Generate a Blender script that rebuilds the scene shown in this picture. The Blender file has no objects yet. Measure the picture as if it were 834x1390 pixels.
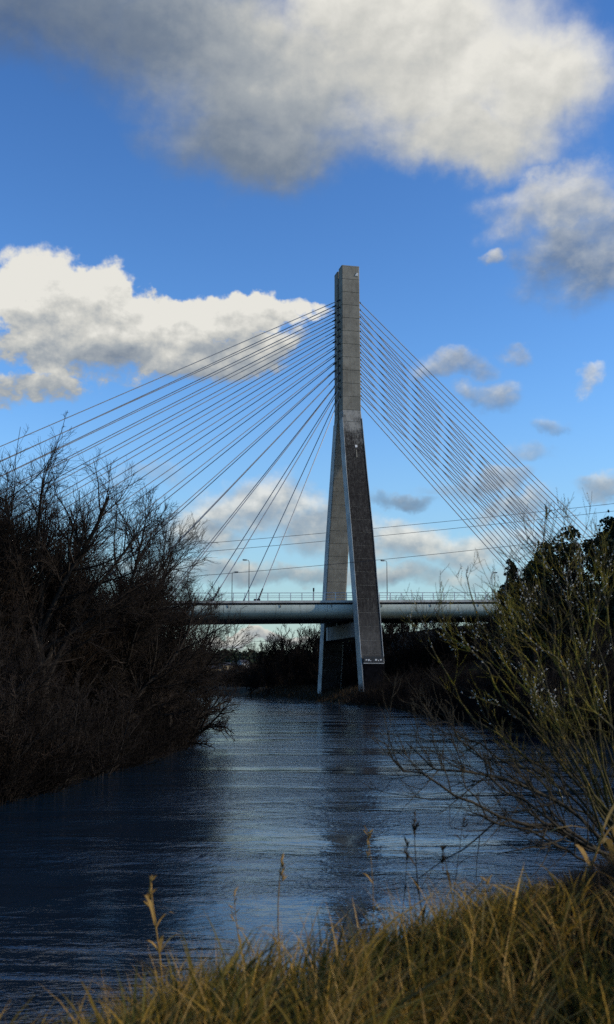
import bpy, math, random
import numpy as np
from mathutils import Vector, Matrix

# ---------------------------------------------------------------- camera, sun, sky
SC = bpy.context.scene
COL = SC.collection
HEAD = math.radians(12.9)                     # view heading, bridge runs along +X
PITCH = math.radians(9.075)
CAM = np.array([-62.78, -231.84, 4.5])        # eye 4.5 m above the water
FW = np.array([math.sin(HEAD), math.cos(HEAD), 0.0])
RT = np.array([math.cos(HEAD), -math.sin(HEAD), 0.0])
F3 = FW * math.cos(PITCH) + np.array([0, 0, math.sin(PITCH)])
U3 = -FW * math.sin(PITCH) + np.array([0, 0, math.cos(PITCH)])

cam_d = bpy.data.cameras.new('camera')
cam = bpy.data.objects.new('camera', cam_d); COL.objects.link(cam)
cam.location = CAM
cam.rotation_euler = (math.pi / 2 + PITCH, 0, -HEAD)
cam_d.sensor_fit = 'HORIZONTAL'; cam_d.sensor_width = 24.0
cam_d.lens = 24.0 * 1440 / 834
cam_d.clip_start = 0.1; cam_d.clip_end = 8000
cam_d.dof.use_dof = True; cam_d.dof.focus_distance = 120; cam_d.dof.aperture_fstop = 3.2
SC.camera = cam

SUN_EL = math.radians(24)
SUN_V = Vector((0.955, -0.30, 0)).normalized()            # horizontal direction towards the sun
SUN_DIR = Vector((SUN_V.x * math.cos(SUN_EL), SUN_V.y * math.cos(SUN_EL), math.sin(SUN_EL)))
sun_d = bpy.data.lights.new('sun', 'SUN'); sun_d.energy = 3.2; sun_d.angle = math.radians(0.5)
sun_d.color = (1.0, 0.88, 0.70)
sun = bpy.data.objects.new('sun', sun_d); COL.objects.link(sun)
sun.rotation_euler = SUN_DIR.to_track_quat('Z', 'Y').to_euler()
sun.location = (100, -60, 150)

SC.view_settings.view_transform = 'Standard'; SC.view_settings.look = 'None'
SC.view_settings.gamma = 1.0; SC.view_settings.exposure = 0.12
SC.render.engine = 'CYCLES'
SC.cycles.max_bounces = 5; SC.cycles.diffuse_bounces = 2; SC.cycles.glossy_bounces = 3
SC.cycles.transparent_max_bounces = 4; SC.cycles.use_denoising = False
SC.cycles.sample_clamp_indirect = 1.5; SC.cycles.sample_clamp_direct = 6; SC.cycles.blur_glossy = 1.0

class NG:
    """small helper for writing node trees"""
    def __init__(s, nt): s.nt = nt
    def n(s, t, **kw):
        nd = s.nt.nodes.new(t)
        for k, v in kw.items(): setattr(nd, k, v)
        return nd
    def link(s, a, b): s.nt.links.new(a, b)
    def put(s, sock, v):
        if isinstance(v, bpy.types.NodeSocket): s.link(v, sock)
        elif v is not None: sock.default_value = v
    def m(s, op, a, b=None, c=None, clamp=False):
        nd = s.n('ShaderNodeMath', operation=op, use_clamp=clamp)
        s.put(nd.inputs[0], a); s.put(nd.inputs[1], b); s.put(nd.inputs[2], c)
        return nd.outputs[0]
    def v(s, op, a, b=None):
        nd = s.n('ShaderNodeVectorMath', operation=op)
        s.put(nd.inputs[0], a)
        if b is not None: s.put(nd.inputs[1], b)
        return nd.outputs['Value'] if op in ('LENGTH', 'DOT_PRODUCT', 'DISTANCE') else nd.outputs[0]
    def noise(s, vec, scale, detail=4, rough=0.5, dist=0.0, out='Fac'):
        nd = s.n('ShaderNodeTexNoise'); s.link(vec, nd.inputs['Vector'])
        nd.inputs['Scale'].default_value = scale; nd.inputs['Detail'].default_value = detail
        nd.inputs['Roughness'].default_value = rough; nd.inputs['Distortion'].default_value = dist
        return nd.outputs[out]
    def ramp(s, x, a, b, lo=0.0, hi=1.0, kind='SMOOTHSTEP'):
        nd = s.n('ShaderNodeMapRange', interpolation_type=kind); s.put(nd.inputs['Value'], x)
        s.put(nd.inputs['From Min'], a); s.put(nd.inputs['From Max'], b)
        s.put(nd.inputs['To Min'], lo); s.put(nd.inputs['To Max'], hi)
        return nd.outputs[0]
    def mix(s, f, a, b, blend='MIX'):
        nd = s.n('ShaderNodeMix', data_type='RGBA', blend_type=blend)
        s.put(nd.inputs[0], f); s.put(nd.inputs[6], a); s.put(nd.inputs[7], b)
        return nd.outputs[2]
    def xyz(s, x, y, z):
        nd = s.n('ShaderNodeCombineXYZ')
        for i, q in enumerate((x, y, z)): s.put(nd.inputs[i], q)
        return nd.outputs[0]
    def sep(s, vec):
        nd = s.n('ShaderNodeSeparateXYZ'); s.link(vec, nd.inputs[0]); return nd.outputs

# clouds as they stand in the sky: azimuth from the river axis, elevation, half widths (degrees), weight, brightness
CLOUDS = [(6.17,32.2,12.5,5.9,1.00,0.97),(-1.60,31.0,9.8,6.0,1.00,0.72),(13.2,30.6,5.6,4.4,1.00,0.95),(-7.23,33.0,9.8,4.8,0.95,0.34),(-14.0,34.0,9.5,4.4,0.85,0.12),(9.45,28.6,8.6,2.8,1.0,0.88),(-2.6,28.3,8.2,3.0,.95,0.24),(4.0,34.5,9,3.5,1.0,.92),
 (14.4,24.6,5.4,2.6,0.59,0.74),(15.8,22.0,5.2,3.4,0.59,0.42),(10.89,22.37,1.20,0.62,0.50,0.80),(12.62,25.34,2.39,1.37,0.50,0.90),
 (-15.12,19.62,3.59,2.54,1.00,1.00),(-11.99,20.24,3.39,2.03,1.00,1.00),(-12.11,17.8,6.77,2.2,1.00,0.66),(-7.91,18.95,3.59,2.15,1.00,1.00),(-3.61,19.47,3.78,1.64,0.95,1.00),(-4.82,17.6,5.4,1.7,0.95,0.64),(-0.71,19.69,1.79,0.98,0.60,0.90),
 (-14.91,14.92,4.38,1.48,0.60,0.65),(7.91,16.95,2.39,1.09,0.50,0.55),(9.67,15.21,1.99,1.33,0.42,0.50),(10.82,17.58,1.35,0.70,0.38,0.60),(13.04,13.49,1.35,0.86,0.36,0.50),(15.55,15.45,1.35,0.78,0.50,0.80),
 (-2.70,9.26,5.2,1.9,0.59,0.70),(0.92,8.28,4.2,1.8,0.59,0.64),(-5.88,7.84,3.0,2.0,0.59,0.72),(5.72,7.45,4.6,1.6,0.599,0.80),(8.86,7.00,4.0,1.7,0.59,0.74),(5.36,9.83,2.79,0.70,0.45,0.30),(9.35,10.53,3.59,0.86,0.45,0.55),(16.06,9.76,1.99,0.94,0.50,0.50),
 (0.12,5.50,16.73,1.02,0.55,0.55),(-2.85,2.34,4.38,0.51,0.60,0.65),(10.87,9.11,3.19,1.09,0.50,0.60),(12.13,11.79,2.39,0.78,0.30,0.50),(-8.73,11.13,3.59,1.02,0.30,0.60)]
# further clouds of the same kind all round the sky outside the frame
_r = random.Random(5)
for _ in range(26):
    a = _r.uniform(28, 332); a = a - 360 if a > 180 else a
    CLOUDS.append((a, _r.uniform(6, 42), _r.uniform(6, 13), _r.uniform(2, 4.5), _r.uniform(.5, 1), _r.uniform(.5, 1)))

def build_world():
    w = bpy.data.worlds.new('World'); SC.world = w; w.use_nodes = True
    nt = w.node_tree; nt.nodes.clear(); g = NG(nt)
    tc = g.n('ShaderNodeTexCoord').outputs['Generated']
    dx = g.v('DOT_PRODUCT', tc, tuple(RT)); dy = g.v('DOT_PRODUCT', tc, tuple(FW)); dz = g.sep(tc)[2]
    az = g.m('MULTIPLY', g.m('ARCTAN2', dx, dy), 57.2958)
    el = g.m('MULTIPLY', g.m('ARCSINE', dz), 57.2958)
    P0 = g.xyz(az, el, 0.0)
    wn = g.noise(P0, 0.22, 5, 0.55, out='Color'); wn2 = g.noise(P0, 1.1, 4, 0.6, out='Color')
    def warp(n, k): return g.v('MULTIPLY', g.v('SUBTRACT', n, (.5, .5, .5)), (k, k * .8, 0))
    P = g.v('ADD', P0, g.v('ADD', warp(wn, 5.0), warp(wn2, 1.0)))
    Py = g.sep(P)[1]
    dens = bright = tot = thin = None
    for (a, e, rx, ry, wt, b) in CLOUDS:
        q = g.v('LENGTH', g.v('MULTIPLY', g.v('SUBTRACT', P, (a, e, 0)), (1 / (rx * 1.12), 1 / (ry * 1.15), 0)))
        mk = g.ramp(q, 0.15, 1.05, wt, 0.0)
        # inside each cloud the top is brighter than the base
        if wt < .6 and abs(a) < 25: thin = mk if thin is None else g.m('MAXIMUM', thin, mk)
        else: dens = mk if dens is None else g.m('MAXIMUM', dens, mk)
        mb = g.m('MULTIPLY', mk, g.m('ADD', b, g.m('MULTIPLY', g.m('SUBTRACT', Py, e), .26 / ry)))
        bright = mb if bright is None else g.m('ADD', bright, mb)
        tot = mk if tot is None else g.m('ADD', tot, mk)
    bright = g.m('DIVIDE', bright, g.m('MAXIMUM', tot, 0.02))
    S = g.v('MULTIPLY', P0, (1.0, 1.35, 1.0))
    f1 = g.noise(S, 0.30, 10, 0.57, 0.1)
    up = g.v('ADD', S, (-0.3, 0.8, 0))
    f2 = g.noise(up, 0.30, 10, 0.57, 0.1)
    high = g.ramp(el, 20.5, 27)                       # the big bank overhead is softer than the cumulus below it
    d = g.m('ADD', dens, g.m('MULTIPLY', g.m('SUBTRACT', f1, 0.5), g.m('SUBTRACT', 1.30, g.m('MULTIPLY', high, .75))))
    soft = g.noise(S, 0.9, 6, 0.6)
    relief = g.m('ADD', g.m('MULTIPLY', g.m('SUBTRACT', f1, f2), g.m('SUBTRACT', 1.4, g.m('MULTIPLY', high, .95))), g.m('MULTIPLY', g.m('SUBTRACT', soft, .5), g.m('SUBTRACT', .30, g.m('MULTIPLY', high, .18))))
    lum = g.m('ADD', bright, relief)
    lum = g.m('SUBTRACT', lum, g.m('MULTIPLY', g.ramp(d, 0.5, 1.4), 0.06), clamp=True)
    alpha = g.ramp(d, g.m('SUBTRACT', .20, g.m('MULTIPLY', high, .15)), g.m('ADD', g.m('ADD', 0.44, g.m('MULTIPLY', high, .5)), g.m('MULTIPLY', g.ramp(lum, .75, .3, 0, .45), g.m('SUBTRACT', 1.0, high))))
    alpha = g.m('MULTIPLY', alpha, g.ramp(dens, 0.0, 0.2))
    wisp = g.ramp(g.m('ADD', thin, g.m('MULTIPLY', g.m('SUBTRACT', f1, 0.5), .9)), .02, .66, 0, .86)
    alpha = g.m('MAXIMUM', alpha, g.m('MULTIPLY', wisp, g.ramp(thin, 0.0, .25)))
    cr = g.n('ShaderNodeValToRGB'); g.link(lum, cr.inputs[0])
    els = cr.color_ramp.elements
    els[0].position = 0.0; els[0].color = (.105, .15, .235, 1)
    els[1].position = 1.0; els[1].color = (.82, .80, .73, 1)
    for p_, c_ in ((.3, (.19, .235, .30, 1)), (.6, (.38, .41, .43, 1)), (.82, (.62, .615, .57, 1))):
        e_ = els.new(p_); e_.color = c_
    sky = g.n('ShaderNodeTexSky', sky_type='NISHITA'); sky.sun_disc = False
    sky.sun_elevation = SUN_EL; sky.sun_rotation = math.atan2(SUN_DIR.x, SUN_DIR.y)
    sky.altitude = 0; sky.air_density = 1.15; sky.dust_density = 0.3; sky.ozone_density = 3.4
    b1 = g.n('ShaderNodeBackground'); hs = g.n('ShaderNodeHueSaturation'); hs.inputs['Saturation'].default_value = 1.05; hs.inputs['Value'].default_value = .62; hs.inputs['Hue'].default_value = .502
    gm = g.n('ShaderNodeGamma'); gm.inputs['Gamma'].default_value = 1.5
    g.link(sky.outputs[0], gm.inputs[0]); g.link(gm.outputs[0], hs.inputs['Color']); g.link(g.mix(g.ramp(el, 17, -1, 0, .72), hs.outputs[0], (1.65, 2.45, 3.15, 1)), b1.inputs[0]); b1.inputs[1].default_value = 0.15
    b2 = g.n('ShaderNodeBackground'); g.link(cr.outputs[0], b2.inputs[0]); b2.inputs[1].default_value = 0.92
    mx = g.n('ShaderNodeMixShader'); g.link(g.m('MULTIPLY', alpha, .97), mx.inputs[0])
    g.link(b1.outputs[0], mx.inputs[1]); g.link(b2.outputs[0], mx.inputs[2])
    out = g.n('ShaderNodeOutputWorld'); g.link(mx.outputs[0], out.inputs[0])
    w.cycles.sampling_method = 'MANUAL'; w.cycles.sample_map_resolution = 512
build_world()

# ---------------------------------------------------------------- helpers
rng = np.random.default_rng(7)
def G(l, d, z=0.0):
    """a place given as metres right of and ahead of the viewpoint"""
    p = CAM + RT * l + FW * d
    return Vector((p[0], p[1], z))
def W(px, py, d):
    """point seen at px,py of the 834 wide photograph, d metres ahead"""
    r = F3 + RT * (px - 417) / 1440 - U3 * (py - 695) / 1440
    return CAM + r * (d / (r @ FW))

def props(o, label=None, cat=None, group=None, kind=None):
    if label: o['label'] = label
    if cat: o['category'] = cat
    if group: o['group'] = group
    if kind: o['kind'] = kind
    return o
def empty(name, loc, label, cat, group=None, rot=0.0):
    o = bpy.data.objects.new(name, None); COL.objects.link(o); o.location = loc; o.rotation_euler = (0, 0, rot)
    o.empty_display_size = 0.5
    return props(o, label, cat, group)
def link(name, me, parent=None, loc=None):
    o = bpy.data.objects.new(name, me); COL.objects.link(o)
    if parent is not None: o.parent = parent
    if loc is not None: o.location = loc
    return o
def mesh(name, V, F, mat, smooth=False, midx=None):
    """V (n,3); F list of arrays (m,3)/(m,4) or list of tuples"""
    me = bpy.data.meshes.new(name)
    V = np.asarray(V, np.float32)
    if isinstance(F, np.ndarray): F = [F]
    if len(F) and isinstance(F[0], (tuple, list)):
        me.from_pydata([tuple(map(float, v)) for v in V], [], F)
    else:
        F = [f for f in F if len(f)]
        me.vertices.add(len(V)); me.vertices.foreach_set('co', V.ravel())
        nl = sum(f.size for f in F); nf = sum(len(f) for f in F)
        me.loops.add(nl); me.polygons.add(nf)
        me.loops.foreach_set('vertex_index', np.concatenate([f.ravel() for f in F]).astype(np.int32))
        cnt = np.concatenate([np.full(len(f), f.shape[1]) for f in F])
        st = np.concatenate([[0], np.cumsum(cnt)[:-1]])
        me.polygons.foreach_set('loop_start', st.astype(np.int32))
        me.update(calc_edges=True)
    for m_ in (mat if isinstance(mat, (list, tuple)) else [mat]): me.materials.append(m_)
    if midx is not None: me.polygons.foreach_set('material_index', np.asarray(midx, np.int32))
    if smooth: me.polygons.foreach_set('use_smooth', np.ones(len(me.polygons), bool))
    me.validate(); me.update()
    return me

class MB:
    """collects boxes, bars, tubes into one mesh"""
    def __init__(s): s.V = []; s.F = []
    def add(s, V, F):
        o = len(s.V); s.V += [tuple(v) for v in V]; s.F += [tuple(i + o for i in f) for f in F]
    def box(s, x0, x1, y0, y1, z0, z1, slope=0.0):
        V = [(x, y, z + slope * x) for z in (z0, z1) for (x, y) in ((x0, y0), (x1, y0), (x1, y1), (x0, y1))]
        s.add(V, [(3, 2, 1, 0), (4, 5, 6, 7), (0, 1, 5, 4), (1, 2, 6, 5), (2, 3, 7, 6), (3, 0, 4, 7)])
        return s
    def tube(s, pts, rad, n=8, cap=True):
        pts = [Vector(p) for p in pts]
        if not isinstance(rad, (list, tuple)): rad = [rad] * len(pts)
        o = len(s.V); rings = []
        for i, p in enumerate(pts):
            t = (pts[min(i + 1, len(pts) - 1)] - pts[max(i - 1, 0)]).normalized()
            a = Vector((0, 0, 1)) if abs(t.z) < .9 else Vector((1, 0, 0))
            u = t.cross(a).normalized(); v = t.cross(u)
            for k in range(n):
                c = 2 * math.pi * k / n
                s.V.append(tuple(p + (u * math.cos(c) + v * math.sin(c)) * rad[i]))
        for i in range(len(pts) - 1):
            for k in range(n):
                a0 = o + i * n + k; a1 = o + i * n + (k + 1) % n
                s.F.append((a0, a1, a1 + n, a0 + n))
        if cap:
            s.F.append(tuple(o + k for k in range(n))[::-1]); s.F.append(tuple(o + (len(pts) - 1) * n + k for k in range(n)))
        return s
    def loft(s, secs):
        """secs: list of equal length 3-D rings"""
        o = len(s.V); n = len(secs[0])
        for r in secs: s.V += [tuple(p) for p in r]
        for i in range(len(secs) - 1):
            for k in range(n):
                a0 = o + i * n + k; a1 = o + i * n + (k + 1) % n
                s.F.append((a0, a1, a1 + n, a0 + n))
        s.F.append(tuple(o + k for k in range(n))[::-1]); s.F.append(tuple(o + (len(secs) - 1) * n + k for k in range(n)))
        return s
    def me(s, name, mat, smooth=False): return mesh(name, s.V, s.F, mat, smooth)
    def obj(s, name, mat, parent=None, loc=None, smooth=False): return link(name, s.me(name, mat, smooth), parent, loc)

# ---------------------------------------------------------------- materials
def material(name):
    m = bpy.data.materials.new(name); m.use_nodes = True; nt = m.node_tree; nt.nodes.clear()
    g = NG(nt); bs = g.n('ShaderNodeBsdfPrincipled'); out = g.n('ShaderNodeOutputMaterial')
    g.link(bs.outputs[0], out.inputs[0]); return m, g, bs
def bump(g, bs, h, strength=.5, dist=.02):
    b = g.n('ShaderNodeBump'); g.link(h, b.inputs['Height']); b.inputs['Strength'].default_value = strength
    b.inputs['Distance'].default_value = dist; g.link(b.outputs[0], bs.inputs['Normal'])
def simple(name, col, rough=.7, var=.25, scale=3.0, metal=0.0, spec=.3, bumpd=0.0, dark=None):
    m, g, bs = material(name)
    pos = g.n('ShaderNodeNewGeometry').outputs['Position']
    n = g.noise(pos, scale, 4, .6)
    c2 = dark or tuple(c * (1 - var * 1.6) for c in col)
    c1 = tuple(min(1, c * (1 + var * .6)) for c in col)
    g.link(g.mix(g.ramp(n, .3, .7), (*c2, 1), (*c1, 1)), bs.inputs['Base Color'])
    bs.inputs['Roughness'].default_value = rough; bs.inputs['Metallic'].default_value = metal
    bs.inputs['Specular IOR Level'].default_value = spec
    if bumpd: bump(g, bs, n, .6, bumpd)
    return m

def concrete(name, base, stain_shade=(.012, .010, .0095), amount=0.0, top=66.0, fade=12.0, warm=(.20, .16, .11), mott=.35):
    """board marked concrete; `amount` of dark algae, run-off streaks and painted shade of the far foot on the faces that look along the river"""
    m, g, bs = material(name)
    ge = g.n('ShaderNodeNewGeometry'); pos = ge.outputs['Position']; nrm = ge.outputs['True Normal']
    x, y, z = g.sep(pos)
    big = g.noise(pos, .35, 5, .62)
    fine = g.noise(pos, 3.5, 6, .65)
    streak = g.noise(g.xyz(g.m('MULTIPLY', x, 2.6), g.m('MULTIPLY', y, 2.6), g.m('MULTIPLY', z, .12)), 1.0, 6, .7)
    streak2 = g.noise(g.xyz(g.m('MULTIPLY', x, 9.0), g.m('MULTIPLY', y, 9.0), g.m('MULTIPLY', z, .25)), 1.0, 3, .6)
    c = g.mix(g.ramp(big, .3, .7), (*[b * .72 for b in base], 1), (*[min(1, b * 1.15) for b in base], 1))
    c = g.mix(g.m('MULTIPLY', g.ramp(streak, .48, .75), .55), c, (*warm, 1))
    c = g.mix(g.m('MULTIPLY', g.ramp(streak2, .5, .8), .35), c, (*[b * .45 for b in base], 1))
    c = g.mix(g.m('MULTIPLY', g.ramp(fine, .55, .8), .22), c, (*[min(1, b * 1.5) for b in base], 1))
    # formwork lifts weather differently
    lift = g.n('ShaderNodeTexWhiteNoise', noise_dimensions='1D'); g.link(g.m('FLOOR', g.m('DIVIDE', z, 2.92)), lift.inputs['W'])
    c = g.mix(g.m('MULTIPLY', lift.outputs['Value'], .35), c, (*[b * .55 for b in base], 1))
    blot = g.noise(pos, 1.1, 7, .7, .6)
    c = g.mix(g.m('MULTIPLY', g.ramp(blot, .5, .68), mott), c, (*[b * .38 for b in base], 1))
    if amount:
        ny = g.m('ABSOLUTE', g.sep(nrm)[1])
        face = g.ramp(ny, .35, .75)
        edge = g.m('ADD', g.m('MULTIPLY', g.m('SUBTRACT', streak, .5), 22), g.m('MULTIPLY', g.m('SUBTRACT', big, .5), 14))
        below = g.ramp(g.m('ADD', z, edge), top - fade, top, 1, 0)
        if top < 40: below = 1.0
        patch = g.ramp(g.m('ADD', g.m('MULTIPLY', streak, .85), g.m('MULTIPLY', fine, .15)), .46, .70, 1.0, .80)
        patch = g.m('MULTIPLY', patch, g.m('SUBTRACT', 1.0, g.m('MULTIPLY', g.ramp(g.m('ABSOLUTE', g.m('SUBTRACT', blot, .5)), .03, 0, 0, 1), g.ramp(z, 50, 62, .12, .5))))
        wash = g.ramp(z, 12, 22, .84 if top > 40 else 1.0, 1.0)
        f = g.m('MULTIPLY', g.m('MULTIPLY', face, below), g.m('MULTIPLY', patch, amount))
        f = g.m('MULTIPLY', f, wash)
        c = g.mix(f, c, (*stain_shade, 1))
    g.link(c, bs.inputs['Base Color']); bs.inputs['Roughness'].default_value = .88
    bs.inputs['Specular IOR Level'].default_value = .2
    bump(g, bs, g.m('ADD', fine, g.m('MULTIPLY', streak2, .6)), .7, .03)
    return m

M = {}
M['slab'] = concrete('pylon_concrete', (.235, .22, .18), warm=(.13, .10, .065), mott=.55)
M['leg_near'] = concrete('weathered_pylon_concrete', (.27, .265, .24), amount=1.0, top=68)
M['leg_far'] = concrete('pale_pylon_concrete', (.27, .25, .205), warm=(.16, .12, .075))
M['leg_beam'] = concrete('cross_beam_concrete', (.17, .175, .18))
M['leg_foot'] = concrete('shaded_stained_pylon_foot', (.20, .20, .19), amount=.97, top=30, fade=6)  # shade under the deck painted into the colour, together with staining
M['edge'] = concrete('deck_edge_concrete', (.42, .43, .41))
def fascia_mat():
    m, g, bs = material('green_grey_deck_concrete')
    pos = g.n('ShaderNodeNewGeometry').outputs['Position']; x, y, z = g.sep(pos)
    big = g.noise(pos, .18, 4, .6); run = g.noise(g.xyz(g.m('MULTIPLY', x, 1.9), y, g.m('MULTIPLY', z, .22)), 1.0, 5, .7)
    c = g.mix(g.ramp(big, .3, .7), (.33, .375, .335, 1), (.42, .46, .41, 1))
    c = g.mix(g.m('MULTIPLY', g.ramp(run, .50, .72), .55), c, (.15, .155, .125, 1))
    g.link(c, bs.inputs['Base Color']); bs.inputs['Roughness'].default_value = .75; bs.inputs['Specular IOR Level'].default_value = .25
    bump(g, bs, run, .3, .02); return m
M['fascia'] = fascia_mat()
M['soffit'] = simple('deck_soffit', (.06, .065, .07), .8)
M['gap'] = simple('painted_shadow_strip', (.02, .02, .02), .9)  # near-black colour paints the shade below the kerb overhang
M['road'] = simple('road_asphalt', (.05, .05, .05), .9)
M['galv'] = simple('galvanised_steel', (.46, .48, .49), .45, .2, 2, metal=.35, spec=.5)
M['dark_steel'] = simple('dark_steel', (.05, .052, .055), .5, .2, 2, metal=.3)
M['cable'] = simple('grey_cable_sheath', (.30, .31, .32), .38, .1, .5, spec=.6)
M['black'] = simple('black_rubber', (.015, .015, .016), .7)
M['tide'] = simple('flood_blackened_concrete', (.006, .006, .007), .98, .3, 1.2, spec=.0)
M['white'] = simple('pale_patch_paint', (.62, .62, .6), .6, .15, 5)
M['sign'] = simple('dark_panel', (.03, .034, .036), .6)
M['lens'] = simple('lamp_lens', (.5, .5, .5), .3)
M['bark'] = simple('bare_tree_bark', (.028, .023, .019), .92, .35, 1.6, spec=.1)
M['twig'] = simple('bare_twig_bark', (.025, .019, .015), .92, .35, .7, spec=.1)
M['twig_warm'] = simple('reddish_twig_bark', (.028, .019, .013), .92, .35, .7, spec=.1)
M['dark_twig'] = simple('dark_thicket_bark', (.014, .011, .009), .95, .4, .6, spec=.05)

def leafmat(name, c1, c2, rough=.6, trans=.0, spec=.3, scale=1.3):
    m, g, bs = material(name)
    ge = g.n('ShaderNodeNewGeometry')
    r = ge.outputs['Random Per Island']; n = g.noise(ge.outputs['Position'], scale, 3, .6)
    f = g.m('ADD', g.m('MULTIPLY', r, .6), g.m('MULTIPLY', g.ramp(n, .3, .7), .4))
    g.link(g.mix(f, (*c1, 1), (*c2, 1)), bs.inputs['Base Color'])
    bs.inputs['Roughness'].default_value = rough; bs.inputs['Specular IOR Level'].default_value = spec
    return m
M['ivy'] = leafmat('ivy_leaves', (.006, .010, .004), (.024, .030, .010), .7, spec=.12)
M['conifer'] = leafmat('far_evergreen', (.010, .016, .009), (.024, .032, .016), .8, spec=.1)

# grass colours vary from blade to blade
def grassmat(name, cols):
    m, g, bs = material(name)
    ge = g.n('ShaderNodeNewGeometry'); r = ge.outputs['Random Per Island']
    n = g.noise(ge.outputs['Position'], .9, 3, .6)
    f = g.m('ADD', g.m('MULTIPLY', r, .72), g.m('MULTIPLY', g.ramp(n, .25, .75), .28))
    cr = g.n('ShaderNodeValToRGB'); g.link(f, cr.inputs[0]); els = cr.color_ramp.elements
    els[0].position = 0; els[0].color = (*cols[0], 1); els[1].position = 1; els[1].color = (*cols[-1], 1)
    for i, c in enumerate(cols[1:-1], 1):
        e = els.new(i / (len(cols) - 1)); e.color = (*c, 1)
    g.link(cr.outputs[0], bs.inputs['Base Color']); bs.inputs['Roughness'].default_value = .7
    bs.inputs['Specular IOR Level'].default_value = .15
    tr = g.n('ShaderNodeBsdfTranslucent'); g.link(cr.outputs[0], tr.inputs[0])
    mx = g.n('ShaderNodeMixShader'); mx.inputs[0].default_value = .3
    g.link(bs.outputs[0], mx.inputs[1]); g.link(tr.outputs[0], mx.inputs[2])
    g.link(mx.outputs[0], [x for x in m.node_tree.nodes if x.type == 'OUTPUT_MATERIAL'][0].inputs[0])
    return m
M['grass'] = grassmat('winter_grass', [(.018, .015, .006), (.036, .038, .009), (.085, .078, .013), (.22, .135, .020), (.38, .22, .030), (.56, .33, .06)])
M['straw'] = grassmat('dry_straw', [(.15, .085, .022), (.34, .20, .05), (.54, .34, .11)])
M['bracken'] = grassmat('dead_bramble', [(.018, .013, .008), (.035, .024, .012), (.07, .042, .018)])

def ground_mat():
    m, g, bs = material('bank_soil')
    pos = g.n('ShaderNodeNewGeometry').outputs['Position']
    a = g.noise(pos, .12, 6, .65); b = g.noise(pos, 1.7, 6, .7)
    c = g.mix(g.ramp(a, .35, .65), (.012, .010, .008, 1), (.020, .021, .010, 1))
    c = g.mix(g.m('MULTIPLY', g.ramp(b, .5, .75), .6), c, (.034, .026, .014, 1))
    g.link(c, bs.inputs['Base Color']); bs.inputs['Roughness'].default_value = .95; bs.inputs['Specular IOR Level'].default_value = .1
    bump(g, bs, b, .8, .15); return m
M['ground'] = ground_mat()

def water_mat():
    m, g, bs = material('river_water')
    pos = g.n('ShaderNodeNewGeometry').outputs['Position']
    # river frame: ripples are longer across the stream than along it
    u = g.v('DOT_PRODUCT', pos, tuple(RT)); v = g.v('DOT_PRODUCT', pos, tuple(FW))
    P = g.xyz(g.m('MULTIPLY', u, .62), v, 0.0)
    n1 = g.noise(P, .38, 3, .5, .5)
    n2 = g.noise(P, 1.8, 3, .6, .5)
    n3 = g.noise(P, 7.5, 3, .6, .2)
    calm = g.ramp(g.noise(g.xyz(g.m('MULTIPLY', u, .055), g.m('MULTIPLY', v, .16), 0.0), 1.0, 4, .6, .6), .38, .60, .22, 1.25)
    h = g.m('ADD', g.m('MULTIPLY', n1, .09), g.m('MULTIPLY', g.m('ADD', g.m('MULTIPLY', n2, .062), g.m('MULTIPLY', n3, .026)), calm))
    b = g.n('ShaderNodeBump'); g.link(h, b.inputs['Height']); b.inputs['Strength'].default_value = 1.0; b.inputs['Distance'].default_value = 1.0
    g.link(b.outputs[0], bs.inputs['Normal'])
    bs.inputs['Base Color'].default_value = (.004, .014, .026, 1)
    bs.inputs['Roughness'].default_value = .05; bs.inputs['IOR'].default_value = 1.333
    bs.inputs['Specular IOR Level'].default_value = 1.0
    return m
M['water'] = water_mat()

def lichen():
    m, g, bs = material('lichened_willow_bark')
    pos = g.n('ShaderNodeNewGeometry').outputs['Position']
    a = g.noise(pos, 3.2, 5, .65); b = g.noise(pos, 17, 4, .6)
    f = g.ramp(g.m('ADD', g.m('MULTIPLY', a, .6), g.m('MULTIPLY', b, .4)), .44, .58)
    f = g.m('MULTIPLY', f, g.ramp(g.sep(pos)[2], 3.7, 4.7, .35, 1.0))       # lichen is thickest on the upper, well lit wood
    c = g.mix(f, (.030, .024, .012, 1), (.17, .135, .014, 1))
    c = g.mix(g.ramp(b, .63, .72), c, (.32, .17, .015, 1))
    g.link(c, bs.inputs['Base Color']); bs.inputs['Roughness'].default_value = .8; bump(g, bs, b, .5, .004)
    bs.inputs['Specular IOR Level'].default_value = .15
    return m
M['willow'] = lichen()
M['willow_low'] = simple('dark_willow_bark', (.045, .036, .022), .85, .4, 6, spec=.15)
M['catkin'] = simple('silver_catkin', (.60, .58, .52), .8, .2, 30)

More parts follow.
